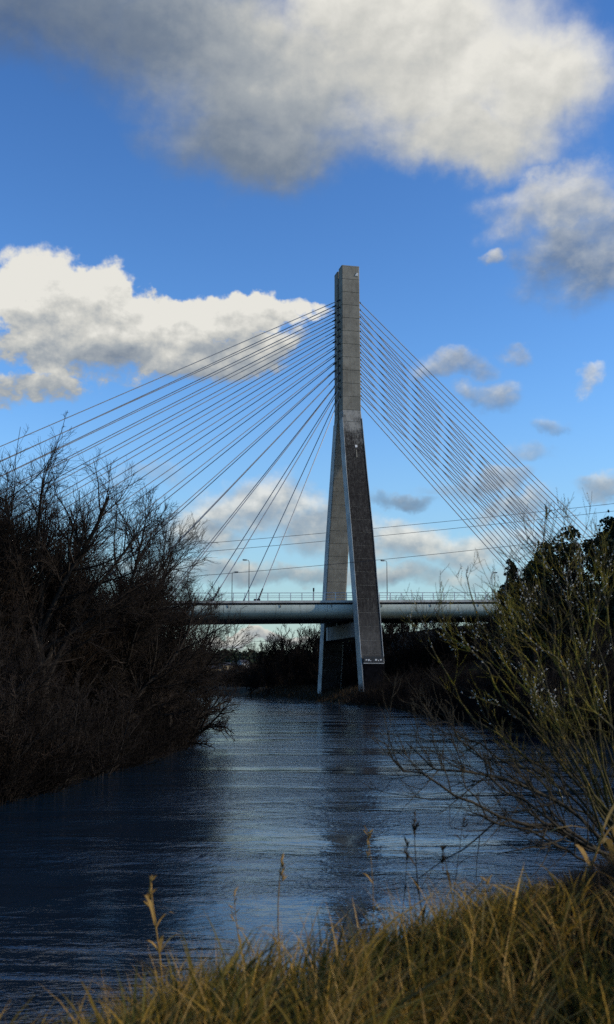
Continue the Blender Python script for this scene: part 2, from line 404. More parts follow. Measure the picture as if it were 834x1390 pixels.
# ---------------------------------------------------------------- river, ground
RIVER = np.array([(-60,-80),(-32,0),(-15,22),(-11.8,38),(-11,48),(-9.5,60),(-8.2,76),(-13,120),(-25,200),(-50,300),(-120,380),(-300,430),
                  (-300,480),(-120,440),(-60,400),(-33,350),(-18.6,308),(-3,262),(7.5,205),(14,178),(14.5,138),(16.2,108),(17.5,88),(22.5,76),(40,60),(48,46),(40,36),(20,25),(10,18),(4,13.6),(0,11),(-3,9.3),(-6,6),(-10,0),(-20,-20),(-40,-80)], float)
def river_dist(L, D):
    """signed distance to the water's edge (positive on land) and 1 where the land belongs to the left bank"""
    A = RIVER; B = np.roll(RIVER, -1, 0)
    best = np.full(L.shape, 1e9); inside = np.zeros(L.shape, bool); left = np.zeros(L.shape, bool)
    for i in range(len(A)):
        ax, ay = A[i]; bx, by = B[i]; ex, ey = bx - ax, by - ay
        t = np.clip(((L - ax) * ex + (D - ay) * ey) / (ex * ex + ey * ey), 0, 1)
        q = np.hypot(L - ax - t * ex, D - ay - t * ey)
        nb = q < best; best = np.where(nb, q, best); left = np.where(nb, i < 11, left)
        c = ((ay > D) != (by > D)) & (L < (bx - ax) * (D - ay) / (by - ay + 1e-12) + ax)
        inside ^= c
    return np.where(inside, -best, best), left
def sstep(x): x = np.clip(x, 0, 1); return x * x * (3 - 2 * x)
def hash_noise(L, D, s, seed=0):
    r = np.random.default_rng(seed); T = r.random((64, 64))
    x = L / s; y = D / s; xi = np.floor(x).astype(int); yi = np.floor(y).astype(int); fx = sstep(x - xi); fy = sstep(y - yi)
    g_ = lambda a, b: T[a % 64, b % 64]
    return (g_(xi, yi) * (1 - fx) + g_(xi + 1, yi) * fx) * (1 - fy) + (g_(xi, yi + 1) * (1 - fx) + g_(xi + 1, yi + 1) * fx) * fy - .5
def height(L, D):
    L = np.asarray(L, float); D = np.asarray(D, float)
    s, left = river_dist(L, D)
    near = (~left) & (D < 60)
    z = np.where(near, 3.0 * sstep(s / 5.2), np.where(left, 1.9 * sstep(s / 7), 2.6 * sstep(s / 9)))
    z = np.where(s < 0, np.maximum(-1.6, s * .45), z)
    up = sstep((s - 16) / 70)
    z = z + np.where(left, 11 * up, np.where(near, 2 * sstep((s - 20) / 60), 0))
    z = z + np.where(near, .42 * sstep((L - .2) / 2.6) * sstep(s / 4.5), 0)
    rt_ = (~left) & (D >= 60)
    z = z + np.where(rt_, 19 * sstep((s - 13) / 60) * sstep((D - 60) / 50) * sstep((L - 6) / 22) + 7 * sstep((s - 20) / 60) * (1 - sstep((L - 6) / 22)), 0)
    far = sstep((D - 480) / 500)
    z = z + far * (16 + 12 * hash_noise(L, D, 260, 3))
    z = z + np.where(s > .5, hash_noise(L, D, 2.1, 1) * .25 + hash_noise(L, D, 9, 2) * .5 * sstep((s - 4) / 6), 0)
    return z
def H(l, d): return float(height(np.array([l]), np.array([d]))[0])

def axis(knots):
    out = []
    for a, b, st in knots: out += list(np.arange(a, b, st))
    return np.array(out + [knots[-1][1]], float)
def build_ground():
    la = axis([(-6000, -1000, 1000), (-1000, -300, 100), (-300, -60, 12), (-60, -16, 2.0), (-16, 30, .6), (30, 70, 2.0), (70, 300, 12), (300, 1000, 100), (1000, 6000, 1000)])
    da = axis([(-1500, -100, 200), (-100, -4, 8), (-4, 20, .45), (20, 130, 1.8), (130, 420, 5), (420, 1000, 25), (1000, 6500, 500)])
    Lg, Dg = np.meshgrid(la, da); Z = height(Lg, Dg)
    P = CAM[None, None, :2] + Lg[..., None] * RT[:2] + Dg[..., None] * FW[:2]
    V = np.concatenate([P, Z[..., None]], -1).reshape(-1, 3)
    n = len(la); i, j = np.meshgrid(np.arange(len(da) - 1), np.arange(n - 1), indexing='ij')
    a = (i * n + j).ravel(); Fq = np.stack([a, a + 1, a + 1 + n, a + n], 1)
    o = link('ground', mesh('ground', V, Fq, M['ground'], True)); o['kind'] = 'structure'
    o['label'] = 'dark earth banks on both sides of the river rising to low hills'
build_ground()
def build_water():
    pts = [G(-900, -200), G(700, -200), G(700, 900), G(-900, 900)]
    o = link('river', mesh('river', [(p.x, p.y, 0) for p in pts], [(0, 1, 2, 3)], M['water'])); o['kind'] = 'structure'
    o['label'] = 'blue rippled river reflecting the sky between the banks'
build_water()

# ---------------------------------------------------------------- the bridge
SLOPE = 0.0204
def deck_z(x): return 21.18 + SLOPE * x                # top edge of the fascia
PYL_TOP = 100.6; SPLIT = 66.0; BASE = 1.0
KEY = np.array([(1, 18.7), (18, 14.7), (37, 10.0), (51, 5.9), (66, 2.1), (101, 2.06)])
def leg_y(z): return float(np.interp(z, KEY[:, 0], KEY[:, 1]))
def leg_w(z): return float(np.interp(z, [1, 40, 52, 66, 101], [4.75, 4.85, 4.7, 4.45, 4.25]))
def leg_t(z): return float(np.interp(z, [1, 55, 66, 101], [3.5, 3.2, 3.0, 2.95]))
def ring(cx, cy, z, w, t, ch=.16, off=0.0):
    a = w / 2 - off; b = t / 2 - off
    return [(cx - a + ch, cy - b, z), (cx + a - ch, cy - b, z), (cx + a, cy - b + ch, z), (cx + a, cy + b - ch, z),
            (cx + a - ch, cy + b, z), (cx - a + ch, cy + b, z), (cx - a, cy + b - ch, z), (cx - a, cy - b + ch, z)]
def lift_block(z0, z1, sgn, mat, parent, g=.07):
    mb = MB(); secs = []
    for z, off in ((z0, .09), (z0 + g * .5, .09), (z0 + g, 0), (z1 - g * .5, 0), (z1, .09)):
        secs.append(ring(0, sgn * leg_y(z), z, leg_w(z), leg_t(z), .16, off))
    mb.loft(secs); return mb.obj('concrete_lift', mat, parent)

bridge = empty('cable_stayed_bridge', (0, 0, 0), 'long cable stayed road bridge with one tall concrete pylon across the river', 'bridge')
pylon = link('pylon', None, bridge); pylon['label'] = 'tall inverted Y concrete pylon with twin slabs at the top'
# core between the twin slabs where the stays are anchored, set back so that a dark slot shows
MB().loft([ring(0, 0, SPLIT - 1, 2.2, 1.3), ring(0, 0, PYL_TOP - 1.6, 2.0, 1.3)]).obj('anchor_core', M['dark_steel'], pylon)
zs = np.linspace(SPLIT, PYL_TOP, 12)
for sgn in (-1, 1):
    for a, b in zip(zs[:-1], zs[1:]): lift_block(a, b, sgn, M['slab'], pylon)
    # thin coping on each slab
    MB().loft([ring(0, sgn * 2.06, PYL_TOP, 4.25, 2.95, off=-.03), ring(0, sgn * 2.06, PYL_TOP + .22, 4.25, 2.95, off=-.03)]).obj('slab_coping', M['leg_near'], pylon)
    zl = np.linspace(SPLIT, BASE + .2, 23)[::-1]
    for a, b in zip(zl[:-1], zl[1:]):
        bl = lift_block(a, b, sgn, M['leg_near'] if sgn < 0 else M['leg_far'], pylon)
        if sgn > 0 and b < 17.5: bl.data.materials.clear(); bl.data.materials.append(M['leg_foot'])  # far leg below the deck gets the darkened colour with its shade painted in
# raised clean edge ribs on the outer face of each leg
for sgn in (-1, 1):
    for side in (-1, 1):
        mb = MB(); secs = []
        for z in ((8.3 if side > 0 and sgn < 0 else BASE + .2), 18, 37, 51, 64):
            x0 = side * (leg_w(z) / 2 - .02); yo = sgn * (leg_y(z) + leg_t(z) / 2 + .0); yi = sgn * (leg_y(z) - leg_t(z) / 2)
            xs = sorted((x0, x0 + side * .10)); ys = sorted((yo + sgn * .14, yi + sgn * .1))
            secs.append([(xs[0], ys[0], z), (xs[1], ys[0], z), (xs[1], ys[1], z), (xs[0], ys[1], z)])
        mb.loft(secs); mb.obj('edge_rib', M['edge'], pylon)
# cross beam under the deck with its bearings
mb = MB(); mb.loft([[(-2.0, y, 13.9), (2.0, y, 13.9), (2.0, y, 17.0), (-2.0, y, 17.0)] for y in (-13.6, 12.9)]).obj('cross_beam', M['leg_beam'], pylon)
MB().box(-2.12, -2.0, 11.2, 12.6, 13.9, 17.0).obj('beam_end_strip', M['edge'], pylon)
for y in (-9, -3, 3, 9): MB().box(-.5, .5, y - .5, y + .5, 17.0, 18.02).obj('bearing', M['dark_steel'], pylon)
# blackened foot of the near leg with the inspection panel above it
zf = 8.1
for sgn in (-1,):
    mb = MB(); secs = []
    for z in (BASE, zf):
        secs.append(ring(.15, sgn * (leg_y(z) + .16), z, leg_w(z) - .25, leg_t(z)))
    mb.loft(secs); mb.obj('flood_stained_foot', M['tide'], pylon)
yf = -(leg_y(8.8) + leg_t(8.8) / 2)
MB().box(-2.0, 2.3, yf - .42, yf - .2, 8.25, 9.6).obj('base_panel', M['sign'], pylon)
MB().box(-2.05, 2.35, yf - .5, yf - .2, 8.1, 8.25).obj('panel_ledge', M['edge'], pylon)
for (x0, w_, h_, z0) in ((-1.62, .34, .26, 8.75), (-1.12, .40, .32, 8.7), (-.62, .2, .16, 8.62), (.42, .42, .34, 8.72), (1.05, .24, .2, 8.66), (1.5, .34, .3, 8.75)):
    MB().box(x0, x0 + w_, yf - .45, yf - .42, z0, z0 + h_).obj('painted_mark', M['white'], pylon)
MB().loft([[(1.0, -3.66, 98.4), (1.75, -3.66, 98.4), (1.8, -3.66, 99.1), (1.45, -3.66, 99.2)][::1], [(1.0, -3.50, 98.4), (1.75, -3.50, 98.4), (1.8, -3.50, 99.1), (1.45, -3.50, 99.2)]]).obj('pale_patch', M['white'], pylon)
def leg_front(z): return -(leg_y(z) + leg_t(z) / 2)
for z, xx, ww, hh in ((57.0, .1, .5, .6), (55.2, .2, .22, 1.8)):
    MB().loft([[(xx, leg_front(z - hh / 2) - .05, z - hh / 2), (xx + ww, leg_front(z - hh / 2) - .05, z - hh / 2), (xx + ww, leg_front(z + hh / 2) - .05, z + hh / 2), (xx, leg_front(z + hh / 2) - .05, z + hh / 2)],
               [(xx, leg_front(z - hh / 2) + .05, z - hh / 2), (xx + ww, leg_front(z - hh / 2) + .05, z - hh / 2), (xx + ww, leg_front(z + hh / 2) + .05, z + hh / 2), (xx, leg_front(z + hh / 2) + .05, z + hh / 2)]]).obj('lime_streak' if hh > 1 else 'pale_patch', M['slab' if hh > 1 else 'white'], pylon)

# deck
deck = link('deck', None, bridge); XL, XR = -186.0, 92.0
prof = [(-12.3, -.36), (-12.40, -.7), (-12.43, -1.05), (-12.40, -1.4), (-12.31, -1.72), (-12.16, -2.02), (-11.93, -2.30), (-11.62, -2.56), (-11.2, -2.79), (-10.7, -2.98), (-10.0, -3.15)]
xs = list(np.arange(XL, XR, 11.12)) + [XR]
def sweep(pts, a, b): return [[(x, y, z + deck_z(x)) for (y, z) in pts] for x in (a, b)]
full = prof + [(-y, z) for y, z in prof[::-1]] + [(12.0, .0), (-12.0, .0)]
for a, b in zip(xs[:-1], xs[1:]):
    mb = MB(); mb.loft([[p for p in r] for r in sweep(full, a + .03, b - .03)][::-1])
    o = mb.obj('deck_segment', M['fascia'], deck)
for s in (-1, 1):
    mb = MB(); y0, y1 = sorted((s * 12.35, s * 11.95)); mb.loft(sweep([(y0, -.36), (y1, -.36), (y1, .04), (y0, .04)], XL, XR)[::-1]).obj('painted_shadow_strip', M['gap'], deck)
    y0, y1 = sorted((s * 12.62, s * 11.9)); mb = MB(); mb.loft(sweep([(y0, .04), (y1, .04), (y1, .52), (y0, .52)], XL, XR)[::-1]).obj('edge_kerb', M['edge'], deck)
mb = MB(); mb.loft(sweep([(-11.9, .004), (11.9, .004), (11.9, .2), (0, .35), (-11.9, .2)], XL, XR)[::-1]).obj('carriageway', M['road'], deck)
mb = MB(); mb.loft(sweep([(-.3, .355), (.3, .355), (.15, 1.15), (-.15, 1.15)], XL, XR)[::-1]).obj('central_barrier', M['edge'], deck)
for k in range(-14, 8):
    x = k * 11.12 + 4.0
    MB().tube([(x, -12.47, deck_z(x) - .3), (x, -12.5, deck_z(x) - .95)], .07, 6).obj('drain_pipe', M['dark_steel'], deck)
# soffit service box running under the middle
mb = MB(); mb.loft(sweep([(-9.4, -3.32), (9.4, -3.32), (9.4, -3.155), (-9.4, -3.155)], XL, XR)[::-1]).obj('soffit', M['soffit'], deck)
# parapets: posts that can be told apart, two rails and a mesh foot rail
post_me = MB().box(-.07, .07, -.09, .09, 0, 1.62).me('post', M['galv'])
for s in (-1, 1):
    par = link('parapet', None, bridge); y = s * 12.3
    for zz, r_ in ((1.62, .075), (1.0, .05), (.62, .05)):
        MB().tube([(XL, y, deck_z(XL) + .52 + zz), (XR, y, deck_z(XR) + .52 + zz)], r_, 6).obj('rail', M['galv'], par)
    for k in range(-38 if s < 0 else -36, 34):
        x = k * 2.45 + 1.1
        link('post', post_me, par, (x, y, deck_z(x) + .52))

# stay cables
ZA = [70.38 + 1.725 * i + .0009 * i * i for i in range(14)]
XA = [23.04 + 9.74 * i - .049 * i * i for i in range(14)]
XB = [52.46 + 1.443 * i for i in range(14)]
for s in (-1, 1):
    for i in range(14):
        for side in (-1, 1):
            X = -XA[i] if side < 0 else XB[i]
            a = Vector((side * 1.9, s * 1.9, ZA[i] - (.0 if side < 0 else -.3))); b = Vector((X, s * 11.5, deck_z(X) + .3))
            n_ = (b - a).normalized()
            mid = [a + (b - a) * t - Vector((0, 0, 4 * t * (1 - t) * (b - a).length * .0012)) for t in (0, .25, .5, .75, 1)]
            mb = MB(); mb.tube(mid, .105, 6); c = mb.obj('stay_cable', M['cable'], bridge)
            MB().tube([b - n_ * 3.2, b - n_ * .1], [.15, .2], 8).obj('anchor_sleeve', M['dark_steel'], c)
            MB().tube([a + n_ * .2, a + n_ * 1.3], [.2, .17], 8).obj('anchor_collar', M['dark_steel'], c)
            if X > -60 and side < 0:
                MB().box(X - .75, X + .55, s * 11.5 - .35, s * 11.5 + .35, .20, .95, SLOPE).obj('anchor_box', M['dark_steel'], c).location = (0, 0, 21.18)
# abutment and side piers, where the deck meets the valley sides
abut = link('abutment', None, bridge)
MB().box(XR - 8, XR + 6, -12, 12, 4, deck_z(XR) - 3.4).obj('abutment_wall', M['leg_far'], abut)
MB().box(XL - 6, XL + 4, -12, 12, -1, deck_z(XL) - 3.4).obj('abutment_wall', M['leg_far'], abut)

# ---------------------------------------------------------------- lamp posts on the bridge, marker post
def lamp_post(X, Y, hgt, arm, label):
    zb = deck_z(X) + .3
    t = empty('street_lamp', (X, Y, zb), label, 'street lamp', 'street lamps on the bridge deck')
    MB().tube([(0, 0, 0), (0, 0, 1.3)], [.15, .14], 8).obj('base', M['galv'], t)
    MB().tube([(0, 0, 1.3), (0, 0, hgt - .4), (arm * .15, 0, hgt - .08), (arm * .6, 0, hgt)], [.10, .07, .06, .05], 8).obj('column', M['dark_steel'], t)
    hd = MB().loft([[(arm * .5, -.13, hgt - .10), (arm * .5, .13, hgt - .10), (arm * .5, .13, hgt + .08), (arm * .5, -.13, hgt + .08)],
                    [(arm * 1.4, -.2, hgt - .08), (arm * 1.4, .2, hgt - .08), (arm * 1.4, .14, hgt + .12), (arm * 1.4, -.14, hgt + .12)]]).obj('lamp_head', M['dark_steel'], t)
    MB().box(arm * .95 - .35, arm * .95 + .35, -.12, .12, hgt - .16, hgt - .11).obj('lens', M['lens'], hd)
def deck_x_at(px, Y):
    r = F3 + RT * (px - 417) / 1440 - U3 * (812 - 695) / 1440
    t = (Y - CAM[1]) / r[1]; return float(CAM[0] + r[0] * t)
lamp_post(deck_x_at(338, -10.6), -10.6, 9.0, -1, 'taller of the two lamp posts left of the pylon, head to the left')
lamp_post(deck_x_at(526, -10.6), -10.6, 9.0, -1, 'lamp post just right of the pylon with its head to the left')
lamp_post(deck_x_at(315, 10.8), 10.8, 8.6, 1, 'lamp post furthest left on the bridge, near the bare trees')
lamp_post(deck_x_at(669, 10.8), 10.8, 8.6, 1, 'lamp post at the right end, beside the ivy covered trees')
mk = empty('marker_post', (deck_x_at(426, -11.2), -11.2, deck_z(-14) + .3), 'short dark post standing behind the railing left of the pylon', 'post')
MB().tube([(0, 0, 0), (0, 0, 2.3)], .09, 8).obj('pole', M['dark_steel'], mk)
MB().box(-.16, .16, -.08, .08, 2.3, 3.05).obj('marker_head', M['black'], mk)

# ---------------------------------------------------------------- overhead wires
def wire(a, b, sag, r, label):
    a = Vector(a); b = Vector(b)
    pts = [a + (b - a) * t - Vector((0, 0, 4 * sag * t * (1 - t))) for t in np.linspace(0, 1, 17)]
    o = MB().tube(pts, r, 5).obj('overhead_wire', M['dark_steel']); props(o, label, 'power line', 'wires across the valley')
for dpy, lab in ((0, 'thin wire behind the bridge, upper of the high pair'), (10, 'thin wire behind the bridge, lower of the high pair')):
    wire(W(-60, 762 + dpy * 1.2, 330), W(900, 676 + dpy, 330), 1.5, .07, lab)
wire(W(-60, 803, 150), W(900, 716, 150), 1.0, .032, 'dark wire crossing in front of the pylon above the deck')
wire(W(200, 868, 420), W(560, 872, 420), .3, .07, 'faint wire seen under the bridge deck above the far trees')

# ---------------------------------------------------------------- trees: level-wise branch growth, all in numpy
def rnd(r, shape, a, b): return a + (b - a) * r.random(shape)
def norm(v): return v / np.maximum(np.linalg.norm(v, axis=-1, keepdims=True), 1e-9)
def grow(r, start, dirs, length, rad0, rad1, k, wander, up, k0=None):
    """many polylines at once: start (N,3) dirs (N,3) length (N,) -> P (N,k,3), R (N,k)"""
    N = len(start); P = np.zeros((N, k, 3)); P[:, 0] = start; d = norm(dirs); st = (length / (k - 1))[:, None]
    for i in range(1, k):
        d = norm(d + r.normal(0, wander, (N, 3)) + np.array([0, 0, up]))
        P[:, i] = P[:, i - 1] + d * st
    t = np.linspace(0, 1, k)[None]
    return P, rad0[:, None] * (1 - t) + rad1[:, None] * t
def spawn(r, P, R, L, m, t0, t1, ang, ratio, rr, k, wander, up, taper=.55, rmin=.004, endr=.35):
    """m children for every polyline"""
    N, kk, _ = P.shape; t = rnd(r, (N, m), t0, t1); f = t * (kk - 1); i = np.clip(np.floor(f).astype(int), 0, kk - 2); fr = (f - i)[..., None]
    ii = np.arange(N)[:, None]
    p = P[ii, i] * (1 - fr) + P[ii, i + 1] * fr; tg = norm(P[ii, i + 1] - P[ii, i])
    q = norm(np.cross(tg, r.normal(0, 1, (N, m, 3)))); a = np.radians(rnd(r, (N, m), ang[0], ang[1]))[..., None]
    d = tg * np.cos(a) + q * np.sin(a)
    ln = L[:, None] * ratio * rnd(r, (N, m), .6, 1.15) * (1 - taper * (t - t0) / max(1e-6, (t1 - t0)))
    rad = np.minimum(R[ii, i] * rnd(r, (N, m), rr * .8, rr * 1.15), R[ii, i] * .9)
    rad = np.maximum(rad, rmin)
    c, Rc = grow(r, p.reshape(-1, 3), d.reshape(-1, 3), ln.ravel(), rad.ravel(), np.maximum(rad.ravel() * endr, rmin * .7), k, wander, up)
    return c, Rc, ln.ravel()
def tubes(levels, sides):
    """levels: list of (P,R); returns V, F quads"""
    Vs, Fs, o = [], [], 0
    for (P, R), n in zip(levels, sides):
        N, k, _ = P.shape
        T = np.empty_like(P); T[:, 1:-1] = P[:, 2:] - P[:, :-2]; T[:, 0] = P[:, 1] - P[:, 0]; T[:, -1] = P[:, -1] - P[:, -2]; T = norm(T)
        ref = np.where(np.abs(T[:, :1, 2:3]) > .85, np.array([1., 0, 0]), np.array([0, 0, 1.]))
        U = norm(np.cross(T, ref)); Vv = np.cross(T, U)
        c = np.arange(n) * 2 * np.pi / n
        ringp = P[:, :, None] + R[:, :, None, None] * (U[:, :, None] * np.cos(c)[None, None, :, None] + Vv[:, :, None] * np.sin(c)[None, None, :, None])
        Vs.append(ringp.reshape(-1, 3))
        b = (np.arange(N) * k * n)[:, None, None] + (np.arange(k - 1) * n)[None, :, None]; j = np.arange(n)[None, None]; j2 = (j + 1) % n
        Fs.append(np.stack([b + j, b + j2, b + j2 + n, b + j + n], -1).reshape(-1, 4) + o); o += N * k * n
    return np.concatenate(Vs), np.concatenate(Fs)

def to_dome(P, hgt, rx, low=.12):
    """how far each start point is from the crown's outline along its own direction"""
    c = np.array([0, 0, hgt * (.5 + low / 2)]); ax = np.array([rx, rx, hgt * (.5 - low / 2)])
    p = (P[:, 0] - c) / ax; d = norm(P[:, 1] - P[:, 0]) / ax
    A = (d * d).sum(1); B = (p * d).sum(1); C_ = (p * p).sum(1) - 1
    return np.maximum((-B + np.sqrt(np.maximum(B * B - A * C_, 0))) / A, .3)
def refit(P, f):
    """lengthen or shorten whole branches about their foot"""
    return P[:, :1] + (P - P[:, :1]) * f[:, None, None]
def make_tree(seed, hgt, nlimb=9, spread=(25, 50), trunk_h=.3, lean=(0, 0), m=(10, 8, 7), rt=.28, twig_r=.012, mats=('bark', 'twig'), up=.10, rx=None, low=.12):
    """bare winter tree: returns meshes for trunk (with limbs) and crown (branches and twigs)"""
    r = np.random.default_rng(seed); rx = rx or hgt * .36
    tl = hgt * (trunk_h + .14)
    P0, R0 = grow(r, np.zeros((1, 3)), np.array([[lean[0], lean[1], 1.0]]), np.array([tl]), np.array([rt]), np.array([rt * .5]), 7, .06, .04)
    L0 = np.array([hgt * .5])
    P1, R1, L1 = spawn(r, P0, R0, L0, nlimb, .28, 1.0, spread, 1, .55, 9, .09, up * .6, .0, .03)
    nl = 5; la = np.arange(nl) * 6.283 / nl + r.random(nl); lt = np.radians(rnd(r, nl, 12, 42)); la_d = np.stack([np.sin(lt) * np.cos(la), np.sin(lt) * np.sin(la), np.cos(lt)], 1)
    Pl, Rl = grow(r, P0[:, -1].repeat(nl, 0), la_d, np.array([hgt - tl] * nl), R0[:, -1].repeat(nl) * .8, R0[:, -1].repeat(nl) * .22, 9, .08, .03)
    P1 = np.concatenate([P1, Pl]); R1 = np.concatenate([R1, Rl])
    chord = np.linalg.norm(P1[:, -1] - P1[:, 0], axis=1)
    tgt = to_dome(P1, hgt, rx, low) * rnd(r, len(P1), .72, .88); P1 = refit(P1, tgt / chord); L1 = tgt
    def nxt(P, R, L, mm, t0, ang, ratio, k, tr, keep):
        Q, RR, LL = spawn(r, P, R, L, mm, t0, 1.0, ang, ratio, .52, k, .11, up, .08, tr)
        lim = to_dome(Q, hgt, rx, low); ch = np.maximum(np.linalg.norm(Q[:, -1] - Q[:, 0], axis=1), .05)
        f = np.minimum(1.0, lim * rnd(r, len(Q), keep, 1.06) / ch); f = np.maximum(f, .25); return refit(Q, f), RR, LL * f
    P2, R2, L2 = nxt(P1, R1, L1, m[0], .14, (18, 58), .44, 6, twig_r * 1.5, .86)
    P3, R3, L3 = nxt(P2, R2, L2, m[1], .15, (22, 58), .48, 5, twig_r, .9)
    P4, R4, L4 = nxt(P3, R3, L3, m[2], .15, (20, 52), .58, 4, twig_r * .7, .9)
    Vt, Ft = tubes([(P0, R0), (P1, R1)], [8, 6])
    Vc, Fc = tubes([(P2, R2), (P3, R3), (P4, R4)], [4, 3, 3])
    return mesh('trunk', Vt, Ft, M[mats[0]], True), mesh('crown', Vc, Fc, M[mats[1]])

def make_shrub(seed, hgt, stems=9, spread=45, m=(7, 6, 5), twig_r=.011, mats=('bark', 'twig'), rad=.05, base=.5, up=.09):
    r = np.random.default_rng(seed)
    az = rnd(r, stems, 0, 2 * np.pi); tilt = np.radians(rnd(r, stems, 4, spread))
    d = np.stack([np.sin(tilt) * np.cos(az), np.sin(tilt) * np.sin(az), np.cos(tilt)], 1)
    s = np.stack([np.cos(az) * base * r.random(stems), np.sin(az) * base * r.random(stems), np.zeros(stems) - .2], 1)
    L = hgt * rnd(r, stems, .6, 1.05)
    P1, R1 = grow(r, s, d, L, np.full(stems, rad), np.full(stems, rad * .25), 7, .1, up * .8)
    P2, R2, L2 = spawn(r, P1, R1, L, m[0], .08, 1.0, (20, 55), .45, .6, 5, .13, up, .5, twig_r * 1.2)
    P3, R3, L3 = spawn(r, P2, R2, L2, m[1], .1, 1.0, (20, 55), .5, .6, 4, .14, up, .4, twig_r)
    P4, R4, L4 = spawn(r, P3, R3, L3, m[2], .1, 1.0, (20, 55), .5, .6, 3, .1, up, .4, twig_r * .75)
    Vt, Ft = tubes([(P1, R1)], [5]); Vc, Fc = tubes([(P2, R2), (P3, R3), (P4, R4)], [3, 3, 3])
    return mesh('stem', Vt, Ft, M[mats[0]], True), mesh('twigs', Vc, Fc, M[mats[1]])

def plant(kind, meshes, l, d, label, cat='tree', group=None, sc=1.0, rot=None, dz=0.0, names=('trunk', 'crown')):
    p = G(l, d, H(l, d) + dz)
    t = empty(kind, p, label, cat, group, rot if rot is not None else float(rng.random() * 6.28))
    t.scale = (sc, sc, sc)
    for n_, me in zip(names, meshes): link(n_, me, t)
    return t

# left bank: the tall bare trees
tA = make_tree(11, 17.4, 9, (28, 70), .2, (-.02, .0), (18, 9, 8), .42, .010, rx=6.3, low=.1, up=.06)
tB = make_tree(23, 16.6, 9, (28, 75), .2, (.04, .0), (18, 9, 8), .38, .010, rx=6.6, low=.04, up=.06)
tC = make_tree(31, 12.8, 10, (30, 85), .14, (.04, .0), (15, 8, 7), .28, .010, up=.04, rx=5.7, low=-.04)
tD = make_tree(47, 14.0, 9, (20, 62), .14, (0, 0), (10, 7, 6), .25, .014, ('bark', 'twig_warm'), rx=4.8, low=.05)
plant('bare_tree', tA, -13.6, 56, 'tallest bare tree on the left bank, forked trunk against the sky', rot=.3)
plant('bare_tree', tB, -11.0, 64, 'tall rounded bare tree, second from the left edge, leaning over the river', rot=1.9)
plant('bare_tree', tC, -9.0, 71, 'lower spreading bare tree whose twigs reach in front of the deck', rot=.2)
plant('bare_tree', tB, -18.6, 60, 'bare tree with a domed crown at the far left edge, behind the tallest one', rot=4.4, sc=1.0)
plant('bare_tree', tC, -10.4, 66, 'low bare tree filling the space between the leaning tree and the one by the deck', rot=2.9, sc=.92)
plant('bare_tree', tC, -9.2, 76, 'bare tree whose lowest twigs hang over the water before the deck', rot=4.1, sc=.95)
plant('bare_tree', tD, -17.8, 54, 'bare tree cut by the left edge, behind the thicket', rot=2.2)
for i, (l, d, sc, me) in enumerate([(-16.5, 68, .85, tD), (-22, 62, .9, tA), (-15, 78, .85, tC), (-20, 84, .9, tB), (-27, 78, .9, tD), (-12.8, 80, .8, tC), (-13.2, 60, .70, tD), (-14.4, 50, .62, tC), (-19, 100, 1.0, tD), (-30, 95, 1, tA), (-24, 92, .95, tC), (-17.5, 92, .9, tC)]):
    plant('bare_tree', me, l, d, 'bare tree standing deep in the dark wood on the left bank', group='trees inside the left bank wood', sc=sc)
# shrubs of the left bank
sA = make_shrub(3, 5.6, 12, 48, (8, 7, 5), .013); sB = make_shrub(5, 4.2, 13, 62, (8, 7, 5), .012, ('bark', 'twig_warm')); sC = make_shrub(8, 6.6, 10, 36, (9, 7, 6), .013)
dA = make_shrub(13, 5.2, 14, 55, (9, 7, 5), .016, ('dark_twig', 'dark_twig')); dB = make_shrub(17, 3.2, 16, 72, (8, 7, 5), .016, ('dark_twig', 'dark_twig'))
rs = random.Random(4)
edge = RIVER[2:9]
for i in range(46):
    t = rs.random() ** .9 * (len(edge) - 1.01); k = int(t); f = t - k
    l = edge[k][0] * (1 - f) + edge[k + 1][0] * f; d = edge[k][1] * (1 - f) + edge[k + 1][1] * f
    if d < 31: continue
    off = rs.choice([-.4, .3, 1.2, 2.5, 4, 6, 8.5])
    me = rs.choice([sB, dB, sA, dA]) if off < 1.5 else rs.choice([sA, sC, dA, sC])
    plant('bare_shrub', me, l - off, d, 'bare twiggy shrub in the dark thicket along the left water edge', 'shrub', 'shrubs of the left bank thicket',
          sc=rs.uniform(.75, 1.15) * (.8 if off < 1 else 1), names=('stem', 'twigs'))

def thicket(name, region, n, hgt, label, mat, seed, r0=.02):
    """a mass of crossing bare shoots nobody could count"""
    r = np.random.default_rng(seed); L = region(r, n)
    z = height(L[:, 0], L[:, 1]); z = np.maximum(z, -.1)
    p = CAM[None, :2] + L[:, :1] * RT[:2] + L[:, 1:] * FW[:2]; s = np.concatenate([p, z[:, None]], 1)
    az = rnd(r, n, 0, 6.28); ti = np.radians(rnd(r, n, 5, 70)); d = np.stack([np.sin(ti) * np.cos(az), np.sin(ti) * np.sin(az), np.cos(ti)], 1)
    ln = hgt * rnd(r, n, .4, 1.1)
    P1, R1 = grow(r, s, d, ln, np.full(n, r0), np.full(n, r0 * .3), 5, .16, .03)
    P2, R2, _ = spawn(r, P1, R1, ln, 7, .1, 1, (20, 60), .45, .6, 4, .15, .05, .4, r0 * .45)
    V, Fq = tubes([(P1, R1), (P2, R2)], [3, 3])
    o = link(name, mesh(name, V, Fq, M[mat])); props(o, label, 'undergrowth', kind='stuff')
def reg_left(r, n):
    t = r.random(n) * 5.99; e = RIVER[3:10]; k = t.astype(int); f = (t - k)[:, None]
    q = e[k] * (1 - f) + e[k + 1] * f; q[:, 0] -= r.random(n) ** 1.4 * 11 - .5; return q
